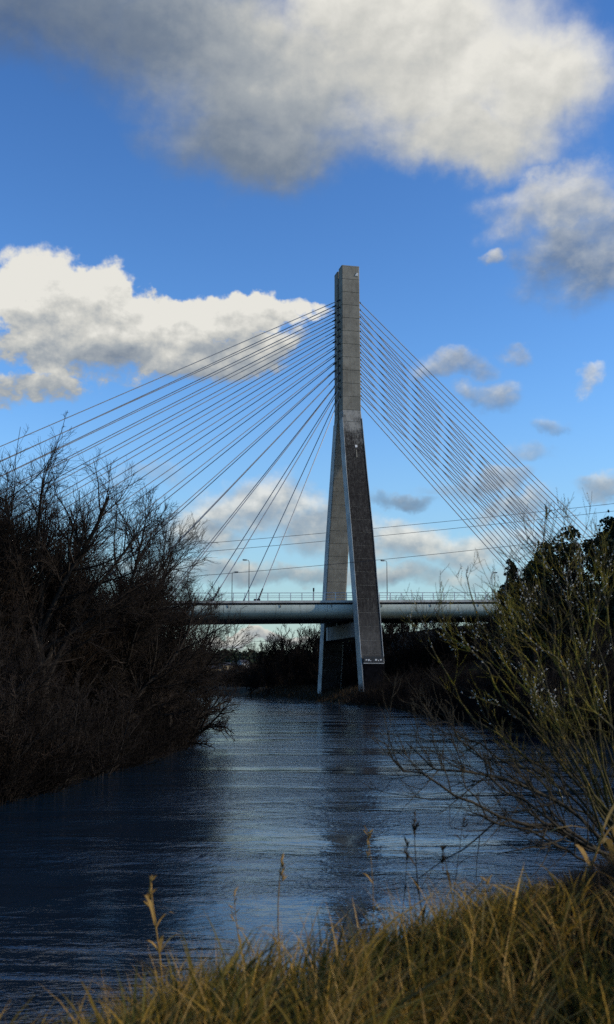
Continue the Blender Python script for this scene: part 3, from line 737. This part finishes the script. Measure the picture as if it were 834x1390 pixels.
def reg_left_deep(r, n):
    d = rnd(r, n, 56, 125); e = np.interp(d, RIVER[4:9, 1], RIVER[4:9, 0]); return np.stack([e - 3.5 - r.random(n) ** 1.2 * 34, d], 1)
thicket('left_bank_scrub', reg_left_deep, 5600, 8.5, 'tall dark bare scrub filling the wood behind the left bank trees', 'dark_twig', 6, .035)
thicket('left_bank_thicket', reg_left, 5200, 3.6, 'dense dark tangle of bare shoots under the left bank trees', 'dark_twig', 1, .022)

# dead bough lying in the water at the end of the left thicket
def bough():
    r = np.random.default_rng(77)
    root = W(262, 1004, 74); t = empty('fallen_bough', Vector(root), 'dead branching bough reaching over the water at the end of the left thicket', 'branch')
    def loc(px, py, d): return W(px, py, d) - root
    mains = [[(258, 1006, 74), (276, 990, 73.5), (292, 984, 73), (305, 985, 72.8), (312, 989, 72.6), (319, 996, 72.5)],
             [(258, 1003, 74), (272, 975, 74), (280, 955, 74), (283, 938, 74)], [(266, 1000, 74), (290, 980, 73), (305, 962, 72.5), (314, 948, 72.5)],
             [(260, 1008, 73.5), (270, 1010, 73), (284, 1012, 72.6), (291, 1016, 72.5)], [(256, 1000, 74.5), (262, 970, 75), (262, 945, 75)], [(272, 992, 73.5), (282, 968, 73), (296, 950, 73), (298, 936, 73)]]
    for mpts in mains:
        C_ = np.array([loc(*q) for q in mpts]); n = len(C_); tt = np.linspace(0, n - 1, 9); i = np.clip(tt.astype(int), 0, n - 2); f = (tt - i)[:, None]
        P = (C_[i] * (1 - f) + C_[i + 1] * f)[None] + r.normal(0, .04, (1, 9, 3)); R = np.linspace(.085, .025, 9)[None]
        L = np.array([np.linalg.norm(C_[-1] - C_[0])])
        P2, R2, L2 = spawn(r, P, R, L, 9, .25, 1, (25, 60), .4, .6, 5, .13, .12, .4, .02)
        P3, R3, L3 = spawn(r, P2, R2, L2, 4, .2, 1, (25, 55), .5, .6, 4, .13, .1, .4, .014)
        V, Fq = tubes([(P, R), (P2, R2), (P3, R3)], [6, 4, 3]); link('branch', mesh('branch', V, Fq, M['bark']), t)
bough()

# right bank ------------------------------------------------------------
def ivy_leaves(seed, cols, n, size=.17):
    """leaf faces crowded round the limbs: cols = list of (x, y, z0, z1, r0, r1)"""
    r = np.random.default_rng(seed); tot = sum((c[3] - c[2]) * (c[4] + c[5]) for c in cols); C_ = []
    for (x, y, z0, z1, r0, r1) in cols:
        k = int(n * (z1 - z0) * (r0 + r1) / tot); t = r.random(k); a = r.random(k) * 6.283
        lump = 1 + .45 * np.sin(t * 7 + a * 2 + x * 3) + .35 * np.sin(t * 17 + a * 3 + y) + .2 * np.sin(t * 41 + a * 5)
        rad = (r0 * (1 - t) + r1 * t) * rnd(r, k, .2, 1.0) ** .6 * lump * rnd(r, k, .8, 1.25) * (1 - np.clip((t - .85) / .15, 0, 1) * .6)
        C_.append(np.stack([x + np.cos(a) * rad, y + np.sin(a) * rad, z0 + t * (z1 - z0) + r.normal(0, .15, k)], 1))
    C_ = np.concatenate(C_); N = len(C_)
    ph = r.random(6) * 6; C_[:, 0] += .55 * np.sin(C_[:, 2] * 1.1 + ph[0]) + .3 * np.sin(C_[:, 2] * 2.7 + ph[1]); C_[:, 2] += .5 * np.sin(C_[:, 0] * 1.9 + ph[2]) + .35 * np.sin(C_[:, 1] * 2.3 + C_[:, 0] + ph[3])
    keep = np.sin(C_[:, 0] * 2.9 + ph[4]) * np.sin(C_[:, 2] * 2.1 + ph[5]) + .5 * np.sin(C_[:, 1] * 4.0) + r.normal(0, .35, N) > -.55; C_ = C_[keep]; N = len(C_)
    u = norm(r.normal(0, 1, (N, 3))); w = norm(np.cross(u, r.normal(0, 1, (N, 3))))
    s = (size * rnd(r, N, .6, 1.4))[:, None]
    V = np.stack([C_ - u * s, C_ + w * s * .7, C_ + u * s, C_ - w * s * .7], 1).reshape(-1, 3)
    return mesh('ivy', V, np.arange(N * 4).reshape(-1, 4), M['ivy'])
def ivy_tree(seed, h, cols, n, l, d, label, sc=1):
    bt = make_tree(seed, h * 1.06, 8, (18, 55), .3, (0, 0), (7, 6, 5), .26, .018, rx=3.3)
    t = plant('ivy_clad_tree', bt, l, d, label, sc=sc, rot=-HEAD)
    link('ivy', ivy_leaves(seed, cols, n), t)
def iv(px, top, d, rad, lab, seed, bush=()):
    l = (px - 417) / 1440 * d; z0 = H(l, d); h = (925 - top) / 1440 * d + 4.5 - z0
    cols = [(0, 0, .5, h * .93, rad, rad * .75)] + [(x, y, a * h, b * h, r0, r1) for x, y, a, b, r0, r1 in bush]
    ivy_tree(seed, h * 1.0, cols, int(13000 * max(1, rad / 1.6)), l, d, lab)
iv(693, 752, 118, 1.1, 'slim ivy covered tree nearest the lamp post, bare twigs at its top', 101, [(1.6, .5, .25, .82, 1.2, .8), (-1.0, .5, .2, .6, 1.1, .8)])
iv(728, 742, 114, 1.3, 'ivy covered tree with a bare crown, second from the bridge on the right bank', 102, [(-1.4, 0, .2, .8, 1.4, .9), (1.3, 0, .2, .88, 1.4, .9)])
iv(766, 722, 110, 2.0, 'broadest block of dark ivy on the right bank, rounded top', 103, [(1.8, .6, .2, .92, 1.8, 1.3), (-1.8, 0, .2, .9, 1.7, 1.3), (0, 0, .5, 1.0, 1.8, 1.6)])
iv(815, 712, 106, 1.5, 'tall ivy covered tree right of the narrow sky gap', 104, [(1.4, .3, .4, .95, 1.2, 1.0)])
iv(850, 702, 103, 2.1, 'ivy covered tree cut off by the right edge of the picture', 105, [(-1.2, .3, .4, 1.0, 1.2, 1.1)])
tE = make_tree(61, 11, 8, (20, 60), .2, (0, 0), (7, 6, 6), .2, .02, ('bark', 'twig'))
plant('bare_tree', tE, (672 - 417) / 1440 * 126, 126, 'small bare tree whose twigs overlap the right end of the deck', sc=.95)
plant('bare_tree', tE, (712 - 417) / 1440 * 122, 122, 'bare tree between the first two ivy covered trees', sc=1.05)
plant('bare_tree', tD, (790 - 417) / 1440 * 124, 124, 'bare twiggy tree showing behind the broad ivy block', sc=.95)
plant('bare_tree', tD, (838 - 417) / 1440 * 120, 120, 'bare twiggy tree rising above the ivy at the right edge', sc=1.0)
rs = random.Random(9)
for i in range(60):
    px = rs.uniform(545, 880); d = rs.uniform(84, 175); l = (px - 417) / 1440 * d
    s_ = float(river_dist(np.array([l]), np.array([d]))[0][0])
    if s_ < -.2: continue
    plant('bare_shrub', rs.choice([sA, sC, dA, dA, dB]), l, d, 'dark bare shrub on the steep right bank below the ivy trees', 'shrub', 'shrubs of the right bank', sc=rs.uniform(.9, 1.5), names=('stem', 'twigs'))
def reg_right(r, n):
    e = np.array([(7.5, 205), (14, 178), (14.5, 138), (16.2, 108), (17.5, 88), (22.5, 76), (34, 66)], float)
    t = r.random(n) * 5.99; k = t.astype(int); f = (t - k)[:, None]; q = e[k] * (1 - f) + e[k + 1] * f
    q[:, 0] += r.random(n) ** 1.2 * 22 + .2; q[:, 1] += r.random(n) * 6 ; return q
thicket('right_bank_thicket', reg_right, 6500, 4.2, 'dark mass of bare scrub along the right water edge', 'dark_twig', 2, .035)
# wood under and behind the deck
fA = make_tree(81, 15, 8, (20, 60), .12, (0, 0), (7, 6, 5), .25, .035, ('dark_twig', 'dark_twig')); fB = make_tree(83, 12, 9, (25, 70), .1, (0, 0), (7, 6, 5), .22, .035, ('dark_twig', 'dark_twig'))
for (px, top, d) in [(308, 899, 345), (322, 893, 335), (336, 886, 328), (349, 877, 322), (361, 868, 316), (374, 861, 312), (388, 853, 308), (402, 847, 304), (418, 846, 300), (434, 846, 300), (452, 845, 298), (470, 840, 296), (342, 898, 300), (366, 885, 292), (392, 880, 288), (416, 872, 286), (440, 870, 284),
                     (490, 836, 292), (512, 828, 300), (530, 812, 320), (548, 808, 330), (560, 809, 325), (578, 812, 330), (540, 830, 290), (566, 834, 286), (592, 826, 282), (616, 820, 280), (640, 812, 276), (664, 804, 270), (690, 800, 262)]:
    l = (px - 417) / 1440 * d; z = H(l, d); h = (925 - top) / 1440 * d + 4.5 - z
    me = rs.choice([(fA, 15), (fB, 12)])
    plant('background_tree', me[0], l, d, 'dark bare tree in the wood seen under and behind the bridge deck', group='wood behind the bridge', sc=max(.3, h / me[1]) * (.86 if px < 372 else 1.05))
def reg_far(r, n):
    e = np.array([(-33, 350), (-18.6, 308), (-3, 262), (2, 236), (14, 225), (30, 215)], float)
    t = r.random(n) * 4.99; k = t.astype(int); f = (t - k)[:, None]; q = e[k] * (1 - f) + e[k + 1] * f
    q[:, 0] += r.random(n) * 18 + 4; q[:, 1] += r.random(n) * 50 + 18; return q
thicket('far_bank_thicket', reg_far, 5200, 7.5, 'black scrub on the far bank behind the pylon feet', 'dark_twig', 3, .075)

# low grassy bank in front of the pylon feet
def tufts(name, region, n, hgt, wid, mat, label, seed, clump=0, segs=3, lean=.5, cat='grass'):
    r = np.random.default_rng(seed); q = region(r, n)
    if clump: 
        c = q[r.integers(0, max(1, n // clump), n)]; q = c + r.normal(0, .07, (n, 2))
    z = height(q[:, 0], q[:, 1]); p = CAM[None, :2] + q[:, :1] * RT[:2] + q[:, 1:] * FW[:2]
    s = np.concatenate([p, z[:, None] - .02], 1); az = r.random(n) * 6.283
    hh = hgt * rnd(r, n, .35, 1.0) * (1 + .5 * (hash_noise(q[:, 0], q[:, 1], .8, 9)) + .4 * hash_noise(q[:, 0], q[:, 1], 2.5, 10)); ln = lean * rnd(r, n, .2, 1.3)
    hd = np.stack([np.cos(az), np.sin(az), np.zeros(n)], 1); hd[:, 0] += .25; sd = np.stack([-np.sin(az), np.cos(az), np.zeros(n)], 1)
    tw = r.random(n) * 6.28; sd = sd * np.cos(tw)[:, None] + hd * np.sin(tw)[:, None]
    Vs = []
    for i in range(segs + 1):
        t = i / segs
        c = s + np.array([0, 0, 1.0]) * (hh * (t - .28 * ln * t * t))[:, None] + hd * (hh * ln * t * t)[:, None]
        w = (wid * rnd(r, n, .6, 1.3) * (1 - t) ** .7 if i < segs else np.zeros(n))[:, None]
        if i < segs: Vs += [c - sd * w, c + sd * w]
        else: Vs.append(c)
    V = np.stack(Vs, 1); k = V.shape[1]; b = np.arange(n)[:, None] * k
    quads = np.concatenate([b + np.array([2 * i, 2 * i + 1, 2 * i + 3, 2 * i + 2]) for i in range(segs - 1)])
    tri = b + np.array([k - 3, k - 2, k - 1])
    o = link(name, mesh(name, V.reshape(-1, 3), [quads, tri], M[mat])); props(o, label, cat, kind='stuff'); return o
def reg_pyl(r, n):
    e = np.array([(-18.6, 308), (-3, 262), (7.5, 205), (14, 178), (14.5, 150)], float)
    t = r.random(n) * 3.99; k = t.astype(int); f = (t - k)[:, None]; q = e[k] * (1 - f) + e[k + 1] * f
    q[:, 0] += r.random(n) * 12 + .3; q[:, 1] += r.random(n) * 8; return q
tufts('rough_bank_grass', reg_pyl, 9000, 1.3, .12, 'bracken', 'brown rough grass on the low bank in front of the pylon', 21, 0, 2, .8)

def reg_bend(r, n):
    return np.stack([rnd(r, n, -110, -20), rnd(r, n, 392, 560)], 1)
thicket('bend_thicket', reg_bend, 2200, 3.2, 'brown scrub on the far bank at the bend of the river', 'twig_warm', 12, .09)
# distant hill wood and far houses at the bend of the river
def far_wood():
    r = np.random.default_rng(5); n = 1500; d = rnd(r, n, 560, 900); l = rnd(r, n, -330, 120)
    z = height(l, d); C0 = np.stack([l, d, z], 1); V = []; k = 26
    hh = rnd(r, n, 3, 7); a = r.random((n, k)) * 6.28; t = r.random((n, k))
    rad = (hh * .38)[:, None] * np.sqrt(r.random((n, k))) * np.sin(np.clip(t, .1, .95) * 3.0) ** .5
    cx = l[:, None] + np.cos(a) * rad; cy = d[:, None] + np.sin(a) * rad; cz = z[:, None] + hh[:, None] * (.1 + t * .95)
    C_ = np.stack([cx, cy, cz], -1).reshape(-1, 3); N = len(C_); P = CAM[None, :2] + C_[:, :1] * RT[:2] + C_[:, 1:2] * FW[:2]
    C_ = np.concatenate([P, C_[:, 2:]], 1); u = norm(r.normal(0, 1, (N, 3))); w = norm(np.cross(u, r.normal(0, 1, (N, 3)))); s = rnd(r, N, .5, 1.2)[:, None]
    V = np.stack([C_ - u * s, C_ + w * s, C_ + u * s, C_ - w * s], 1).reshape(-1, 3)
    o = link('distant_wood', mesh('distant_wood', V, np.arange(N * 4).reshape(-1, 4), M['conifer'])); props(o, 'far dark tree line on the hill at the bend of the river', 'wood', kind='stuff')
far_wood()
M['house'] = simple('cream_render', (.34, .27, .17), .8, .15, .5); M['slate'] = simple('slate_roof', (.05, .05, .055), .7)
M['pane'] = simple('window_glass', (.02, .025, .03), .15, spec=.6)
def house(px, py, d, w, h, label, white=False):
    l = (px - 417) / 1440 * d; z = 4.5 + (925 - py) / 1440 * d
    t = empty('distant_house', G(l, d, z), label, 'house', 'far houses at the river bend', -HEAD + .5)
    MB().box(-w / 2, w / 2, -3, 3, -4, h).obj('wall', M['white'] if white else M['house'], t)
    MB().loft([[(x, -3.3, h), (x, 3.3, h), (x, 0, h + 1.3)] for x in (-w / 2 - .2, w / 2 + .2)]).obj('roof', M['slate'], t)
    for x in (-w * .28, w * .28): MB().box(x - .5, x + .5, -3.05, -3.0, h * .4, h * .75).obj('window', M['pane'], t)
house(288, 915, 470, 7, 2.2, 'sunlit cream house, leftmost and lowest of the far houses')
house(307, 909, 500, 5, 1.8, 'cream house right of the lowest far house')
house(331, 903, 560, 4, 1.2, 'small white house at the foot of the far tree line', True)

# ---------------------------------------------------------------- near bank: grass, stalks, brambles
def reg_near(r, n):
    q = np.stack([rnd(r, n, -6, 9.5), rnd(r, n, 2.2, 15)], 1); s, left = river_dist(q[:, 0], q[:, 1])
    w = (s > .3) & ((np.abs(q[:, 0]) < q[:, 1] * .40 + .8)) & (((q[:, 0] - 1.45) / .62) ** 2 + ((q[:, 1] - 6.9) / .9) ** 2 > rnd(r, n, .3, 1.3)); q = q[w]
    gap = hash_noise(q[:, 0], q[:, 1], .42, 55) + .5 * hash_noise(q[:, 0], q[:, 1], .16, 56) + .34 * sstep((q[:, 0] + 2.2) / 3.2) - .08
    q = q[gap + r.normal(0, .06, len(q)) > -.04]
    return q[r.integers(0, len(q), n)] + r.normal(0, .02, (n, 2))
tufts('bank_grass', reg_near, 50000, .38, .0062, 'grass', 'golden and green winter grass on the near river bank', 31, 22, 4, .8)
def reg_tuss(r, n):
    q = reg_near(r, n); return q
tufts('straw_tussocks', reg_near, 17000, .44, .0062, 'straw', 'dry straw tussocks among the grass of the near bank', 33, 26, 4, .95)
def reg_bramble(r, n):
    q = np.stack([r.normal(1.45, .38, n), r.normal(6.9, .6, n)], 1); return q
tufts('bramble_mound', reg_bramble, 15000, .36, .0055, 'bracken', 'dark mound of dead brown bramble and bracken below the willow', 35, 0, 4, 1.3, cat='undergrowth')

tufts('grass_litter', reg_near, 14000, .16, .009, 'bracken', 'flattened dead stems and litter lying between the grass', 41, 0, 3, 2.6)
tufts('broad_sedge', reg_near, 2600, .48, .013, 'grass', 'broader green and brown sedge leaves in clumps on the near bank', 43, 14, 5, 1.1)
def stalk(px, pb, pt, d, seed, label, mat='straw', head=True, lean=0.0, bulk=1.0):
    r = np.random.default_rng(seed); b = W(px - lean * 20, pb, d); t = W(px, pt, d); l = float((b - CAM) @ RT)
    zb = H(l, d); b[2] = zb; root = empty('dry_grass_stalk', Vector(b), label, 'grass stalk', 'tall dry stalks on the near bank')
    top = t - b; P = np.array([top * f + np.array([0, 0, 0]) + RT * (.06 * math.sin(f * 3 + seed)) for f in np.linspace(0, 1, 8)])[None]
    V, Fq = tubes([(P, np.linspace(.0045, .0018, 8)[None] * bulk)], [5]); link('stem', mesh('stem', V, Fq, M[mat]), root)
    n = 5
    def blade(p, dr, L, w):
        dr = dr / np.linalg.norm(dr); sd = np.cross(dr, [0, 0, 1.]); sd /= np.linalg.norm(sd) + 1e-9; vs = []
        for i in range(5):
            f = i / 4; c = p + dr * L * f + np.array([0, 0, -1]) * L * .55 * f * f; ww = w * math.sin(math.pi * min(.97, f * .8 + .18))
            vs += [c - sd * ww, c + sd * ww]
        return vs
    for i in range(n):
        f = rnd(r, 1, .35, .9)[0]; p = P[0][int(f * 7)]; dr = np.array([r.normal(), r.normal() * .6, rnd(r, 1, .5, 1.6)[0]])
        vs = blade(p, dr, rnd(r, 1, .12, .28)[0] * bulk, .0075 * bulk)
        link('leaf', mesh('leaf', vs, [(2 * k, 2 * k + 1, 2 * k + 3, 2 * k + 2) for k in range(4)], M[mat]), root)
    if head:
        mb = MB()
        for i in range(int(rnd(r, 1, 7, 15)[0])):
            p = P[0][-1] - np.array([0, 0, 1]) * rnd(r, 1, 0, .18)[0]; dr = np.array([r.normal() * .7 + .3, r.normal() * .7, rnd(r, 1, .6, 1.8)[0]]); dr /= np.linalg.norm(dr)
            mb.tube([p, p + dr * .022, p + dr * .05], [.0015, .0045 * bulk, .001], 4, cap=False)
        mb.obj('seed_head', M[mat], root)
stalk(215, 1300, 1190, 6.0, 1, 'tall golden stalk standing alone at the left over the water', lean=.4, bulk=1.5)
stalk(575, 1215, 1103, 7.3, 2, 'tallest dark reed stalk right of the middle, over the water', 'bracken', bulk=1.4)
stalk(387, 1260, 1160, 6.8, 3, 'bent dry stalk with drooping leaves in the middle of the bank', 'straw', lean=-.5, bulk=1.4)
stalk(622, 1210, 1105, 7.5, 4, 'thin seed stalk just right of the tallest reed', 'bracken')
stalk(540, 1225, 1140, 7.3, 5, 'short reddish stalk just left of the tallest reed', 'bracken')
stalk(494, 1245, 1130, 7.0, 6, 'slender upright stalk between the bent stalk and the reeds', 'straw')
stalk(608, 1215, 1150, 7.2, 7, 'curled brown stalk low beside the seed stalk', 'bracken', bulk=1.3)
stalk(332, 1275, 1208, 6.5, 8, 'short thin stalk left of the bent stalk', 'straw')
stalk(728, 1300, 1205, 6.0, 9, 'pale leaning stalk in front of the bramble mound', 'straw', bulk=1.5)
stalk(655, 1300, 1190, 6.1, 10, 'long dry stem slanting across the bramble mound', 'straw', lean=2.6, bulk=1.3)
stalk(806, 1230, 1120, 7.0, 11, 'broad curled golden leaf tuft at the right edge', 'straw', bulk=2.6, head=False)
stalk(828, 1240, 1128, 6.8, 12, 'golden tuft cut off by the right edge', 'straw', bulk=2.6, head=False)

# ---------------------------------------------------------------- the willow
def willow():
    r = np.random.default_rng(19)
    lb, db = 2.62, 9.2; zb = H(lb, db); root = np.array(G(lb, db, zb)); t = empty('willow_shrub', Vector(root), 'many stemmed pussy willow with yellow lichened stems and silver catkins at right', 'shrub')
    def w(px, py, d): return W(px, py, d) - root
    stems = [ # control points px, py, d ; base radius ; low = dark bark
        ([(838,1180,9.2),(790,1140,9.0),(748,1118,8.9),(680,1108,8.7),(620,1082,8.5),(575,1050,8.4),(540,1028,8.3),(506,1000,8.2)],.017,1),
        ([(842,1170,9.2),(790,1112,9.1),(740,1078,8.9),(680,1056,8.8),(636,1042,8.7),(594,1043,8.6),(570,1034,8.6),(552,1008,8.5)],.018,1),
        ([(840,1150,9.4),(780,1080,9.3),(720,1030,9.3),(668,990,9.2),(625,955,9.2),(606,915,9.1),(590,870,9.1),(573,845,9.1)],.016,0),
        ([(845,1160,9.1),(800,1085,9.1),(740,1010,9.0),(690,950,9.0),(655,915,8.9),(628,880,8.9),(607,850,8.9),(590,826,8.9)],.015,0),
        ([(850,1150,9.6),(810,1060,9.6),(760,985,9.5),(705,925,9.5),(672,880,9.5),(650,850,9.5),(640,805,9.4),(636,770,9.4)],.015,0),
        ([(838,1172,9.0),(806,1100,9.0),(772,1020,9.0),(748,950,9.1),(726,884,9.1),(705,868,9.1),(677,849,9.1),(656,822,9.1)],.016,0),
        ([(846,1168,9.3),(815,1060,9.3),(780,960,9.3),(745,879,9.3),(721,856,9.3),(696,828,9.2),(687,795,9.2),(692,762,9.2)],.017,0),
        ([(848,1170,9.4),(818,1080,9.4),(785,985,9.3),(756,888,9.3),(752,850,9.3),(745,812,9.3),(742,747,9.2),(742,690,9.2)],.019,0),
        ([(860,1170,9.5),(850,1060,9.5),(822,950,9.4),(790,880,9.4),(770,830,9.4),(756,790,9.4),(735,755,9.4),(716,728,9.4)],.014,0),
        ([(866,1160,9.0),(855,1080,9.0),(840,1010,9.0),(800,960,9.0),(770,915,8.9),(735,880,8.9),(700,850,8.9),(690,815,8.9)],.018,0),
        ([(870,1165,9.6),(848,1070,9.6),(832,960,9.6),(812,880,9.6),(795,820,9.6),(788,770,9.6),(780,735,9.6),(772,716,9.6)],.014,0),
        ([(864,1165,9.8),(835,1040,9.8),(800,930,9.9),(778,860,9.9),(768,805,9.9),(772,765,9.9),(768,740,9.9),(764,725,9.9)],.013,0),
        ([(875,1160,9.3),(868,1060,9.3),(850,950,9.2),(835,880,9.2),(822,820,9.2),(815,790,9.2),(818,770,9.2),(822,752,9.2)],.014,0),
        ([(842,1175,8.9),(800,1150,8.7),(760,1130,8.6),(710,1090,8.5),(668,1060,8.4),(640,1020,8.4),(618,985,8.4),(604,950,8.3)],.013,1),
        ([(845,1168,9.5),(792,1100,9.6),(752,1060,9.6),(700,1040,9.7),(650,1015,9.7),(622,1000,9.7),(598,985,9.8),(575,955,9.8)],.012,1),
        ([(836,1180,8.6),(790,1160,8.5),(755,1150,8.4),(715,1130,8.4),(680,1120,8.3),(655,1095,8.3),(640,1070,8.3),(628,1040,8.3)],.010,1),
        ([(855,1150,9.2),(825,1040,9.2),(806,960,9.2),(800,900,9.2),(806,850,9.2),(816,810,9.2),(822,790,9.2),(830,760,9.2)],.014,0),
        ([(842,1160,9.7),(800,1050,9.8),(760,960,9.9),(726,905,10),(700,880,10),(688,850,10),(676,815,10),(672,790,10)],.013,0),
        ([(846,1170,9.2),(812,1090,9.2),(772,1045,9.1),(730,985,9.0),(694,940,9.0),(664,905,8.9),(640,885,8.9),(622,860,8.9)],.013,0),
        ([(850,1172,9.0),(830,1090,8.9),(800,1010,8.8),(776,950,8.8),(762,900,8.7),(742,860,8.7),(722,826,8.7),(712,790,8.7)],.013,0)]
    # a few more stems of the same fan
    for k in range(9):
        ang = math.radians(rnd(r, 1, 95, 172)[0]); L_ = rnd(r, 1, 180, 300)[0]; x0 = rnd(r, 1, 838, 880)[0]; y0 = rnd(r, 1, 1140, 1180)[0]; dd = rnd(r, 1, 8.6, 10.4)[0]
        pts = []
        for i in range(8):
            f = i / 7; a2 = ang - (ang - math.pi / 2) * .75 * f * f
            pts.append((x0, y0, dd)); x0 += math.cos(a2) * L_ / 7; y0 -= math.sin(a2) * L_ / 7
        stems.append((pts, .010 + .004 * r.random(), 1 if ang > 2.6 else 0))
    catP = []; allt = {0: [], 1: []}
    for pts, rad, low in stems:
        C_ = np.array([w(*q) for q in pts]); n = len(C_); tt = np.linspace(0, n - 1, 15); i = np.clip(tt.astype(int), 0, n - 2); f = (tt - i)[:, None]
        # Catmull-Rom through the control points
        p0 = C_[np.clip(i - 1, 0, n - 1)]; p1 = C_[i]; p2 = C_[i + 1]; p3 = C_[np.clip(i + 2, 0, n - 1)]
        Q = .5 * ((2 * p1) + (-p0 + p2) * f + (2 * p0 - 5 * p1 + 4 * p2 - p3) * f ** 2 + (-p0 + 3 * p1 - 3 * p2 + p3) * f ** 3)
        rad = rad * .54 if not low else rad * .8; wob = r.normal(0, .028, (13, 3)); wob = (wob + np.roll(wob, 1, 0)) * .5; Q[1:-1] += wob; P = Q[None]; R = (rad * (1 - np.linspace(0, 1, 15)) ** .8 + .0034)[None]
        L = np.array([np.linalg.norm(C_[-1] - C_[0])])
        V, Fq = tubes([(P, R)], [7]); link('stem', mesh('stem', V, Fq, M['willow_low' if low else 'willow'], True), t)
        P2, R2, L2 = spawn(r, P, R, L, 14 if not low else 17, .15, .95, (18, 58), .27 if not low else .33, .44 if not low else .58, 7, .11, .10 if not low else .05, .45, .0022, .4)
        P3, R3, L3 = spawn(r, P2, R2, L2, 5, .15, .95, (20, 50), .5, .7, 5, .10, .11, .3, .0018, .5)
        allt[low] += [(P2, R2), (P3, R3)]
        if not low:
            for Pk in (P2, P3):
                for q in Pk:
                    if q[-1][2] + root[2] > 4.3 and r.random() < .10: catP.append(q)
            catP.append(P[0][-5:])
            if r.random() < .5: catP.append(P[0][-8:-3])
    # the tall lone shoot carries knobbly buds and one forked side shoot
    tip = w(742, 690, 9.2); fork = w(743, 742, 9.2)
    mb = MB(); mb.tube([fork, fork + np.array([0, 0, .03]) + RT * .04, w(757, 724, 9.2), w(764, 716, 9.2)], [.004, .004, .003, .004], 6)
    mb.tube([w(742, 700, 9.2), w(747, 694, 9.2), w(750, 692, 9.2)], [.005, .007, .004], 6); mb.tube([w(742, 705, 9.2), tip, w(740, 684, 9.2)], [.006, .009, .003], 6)
    mb.tube([w(763, 720, 9.2), w(766, 714, 9.2)], [.009, .003], 6); mb.tube([w(758, 726, 9.2), w(762, 728, 9.2)], [.007, .003], 6)
    mb.obj('budded_shoot', M['willow_low'], t)
    for low in (0, 1):
        V, Fq = tubes(allt[low], [4] * len(allt[low])); o = link('twigs', mesh('twigs', V, Fq, M['willow_low' if low else 'willow']), t); o['kind'] = 'stuff'
    # catkins: small silver buds set alternately up the young shoots
    base = [(0, 0, 0), (.0035, 0, .006), (0, .0035, .006), (-.0035, 0, .006), (0, -.0035, .006), (0, 0, .019)]
    fc = [(0, 2, 1), (0, 3, 2), (0, 4, 3), (0, 1, 4), (1, 2, 5), (2, 3, 5), (3, 4, 5), (4, 1, 5)]
    V = []; Fc = []
    for q in catP:
        k = len(q); ts = np.arange(.35, 1.0, .05 + .03 * r.random())
        seg = np.linalg.norm(q[-1] - q[0]); ts = np.arange(.3, 1.0, max(.03, .026 / max(seg, .05)))
        for j, tt_ in enumerate(ts):
            if r.random() < .25: continue
            f = tt_ * (k - 1); i = min(int(f), k - 2); p = q[i] * (1 - (f - i)) + q[i + 1] * (f - i); tg = Vector(q[i + 1] - q[i]).normalized()
            sd = tg.cross(Vector((math.cos(j * 2.4), math.sin(j * 2.4), .3))).normalized(); dr = (tg + sd * .55).normalized()
            qt = dr.to_track_quat('Z', 'Y'); s = rnd(r, 1, .9, 1.45)[0]; o = len(V)
            V += [tuple(Vector(p) + sd * .003 + qt @ (Vector(b_) * s)) for b_ in base]; Fc += [tuple(o + x for x in f_) for f_ in fc]
    o = link('catkins', mesh('catkins', V, Fc, M['catkin'], True), t); o['kind'] = 'stuff'
willow()
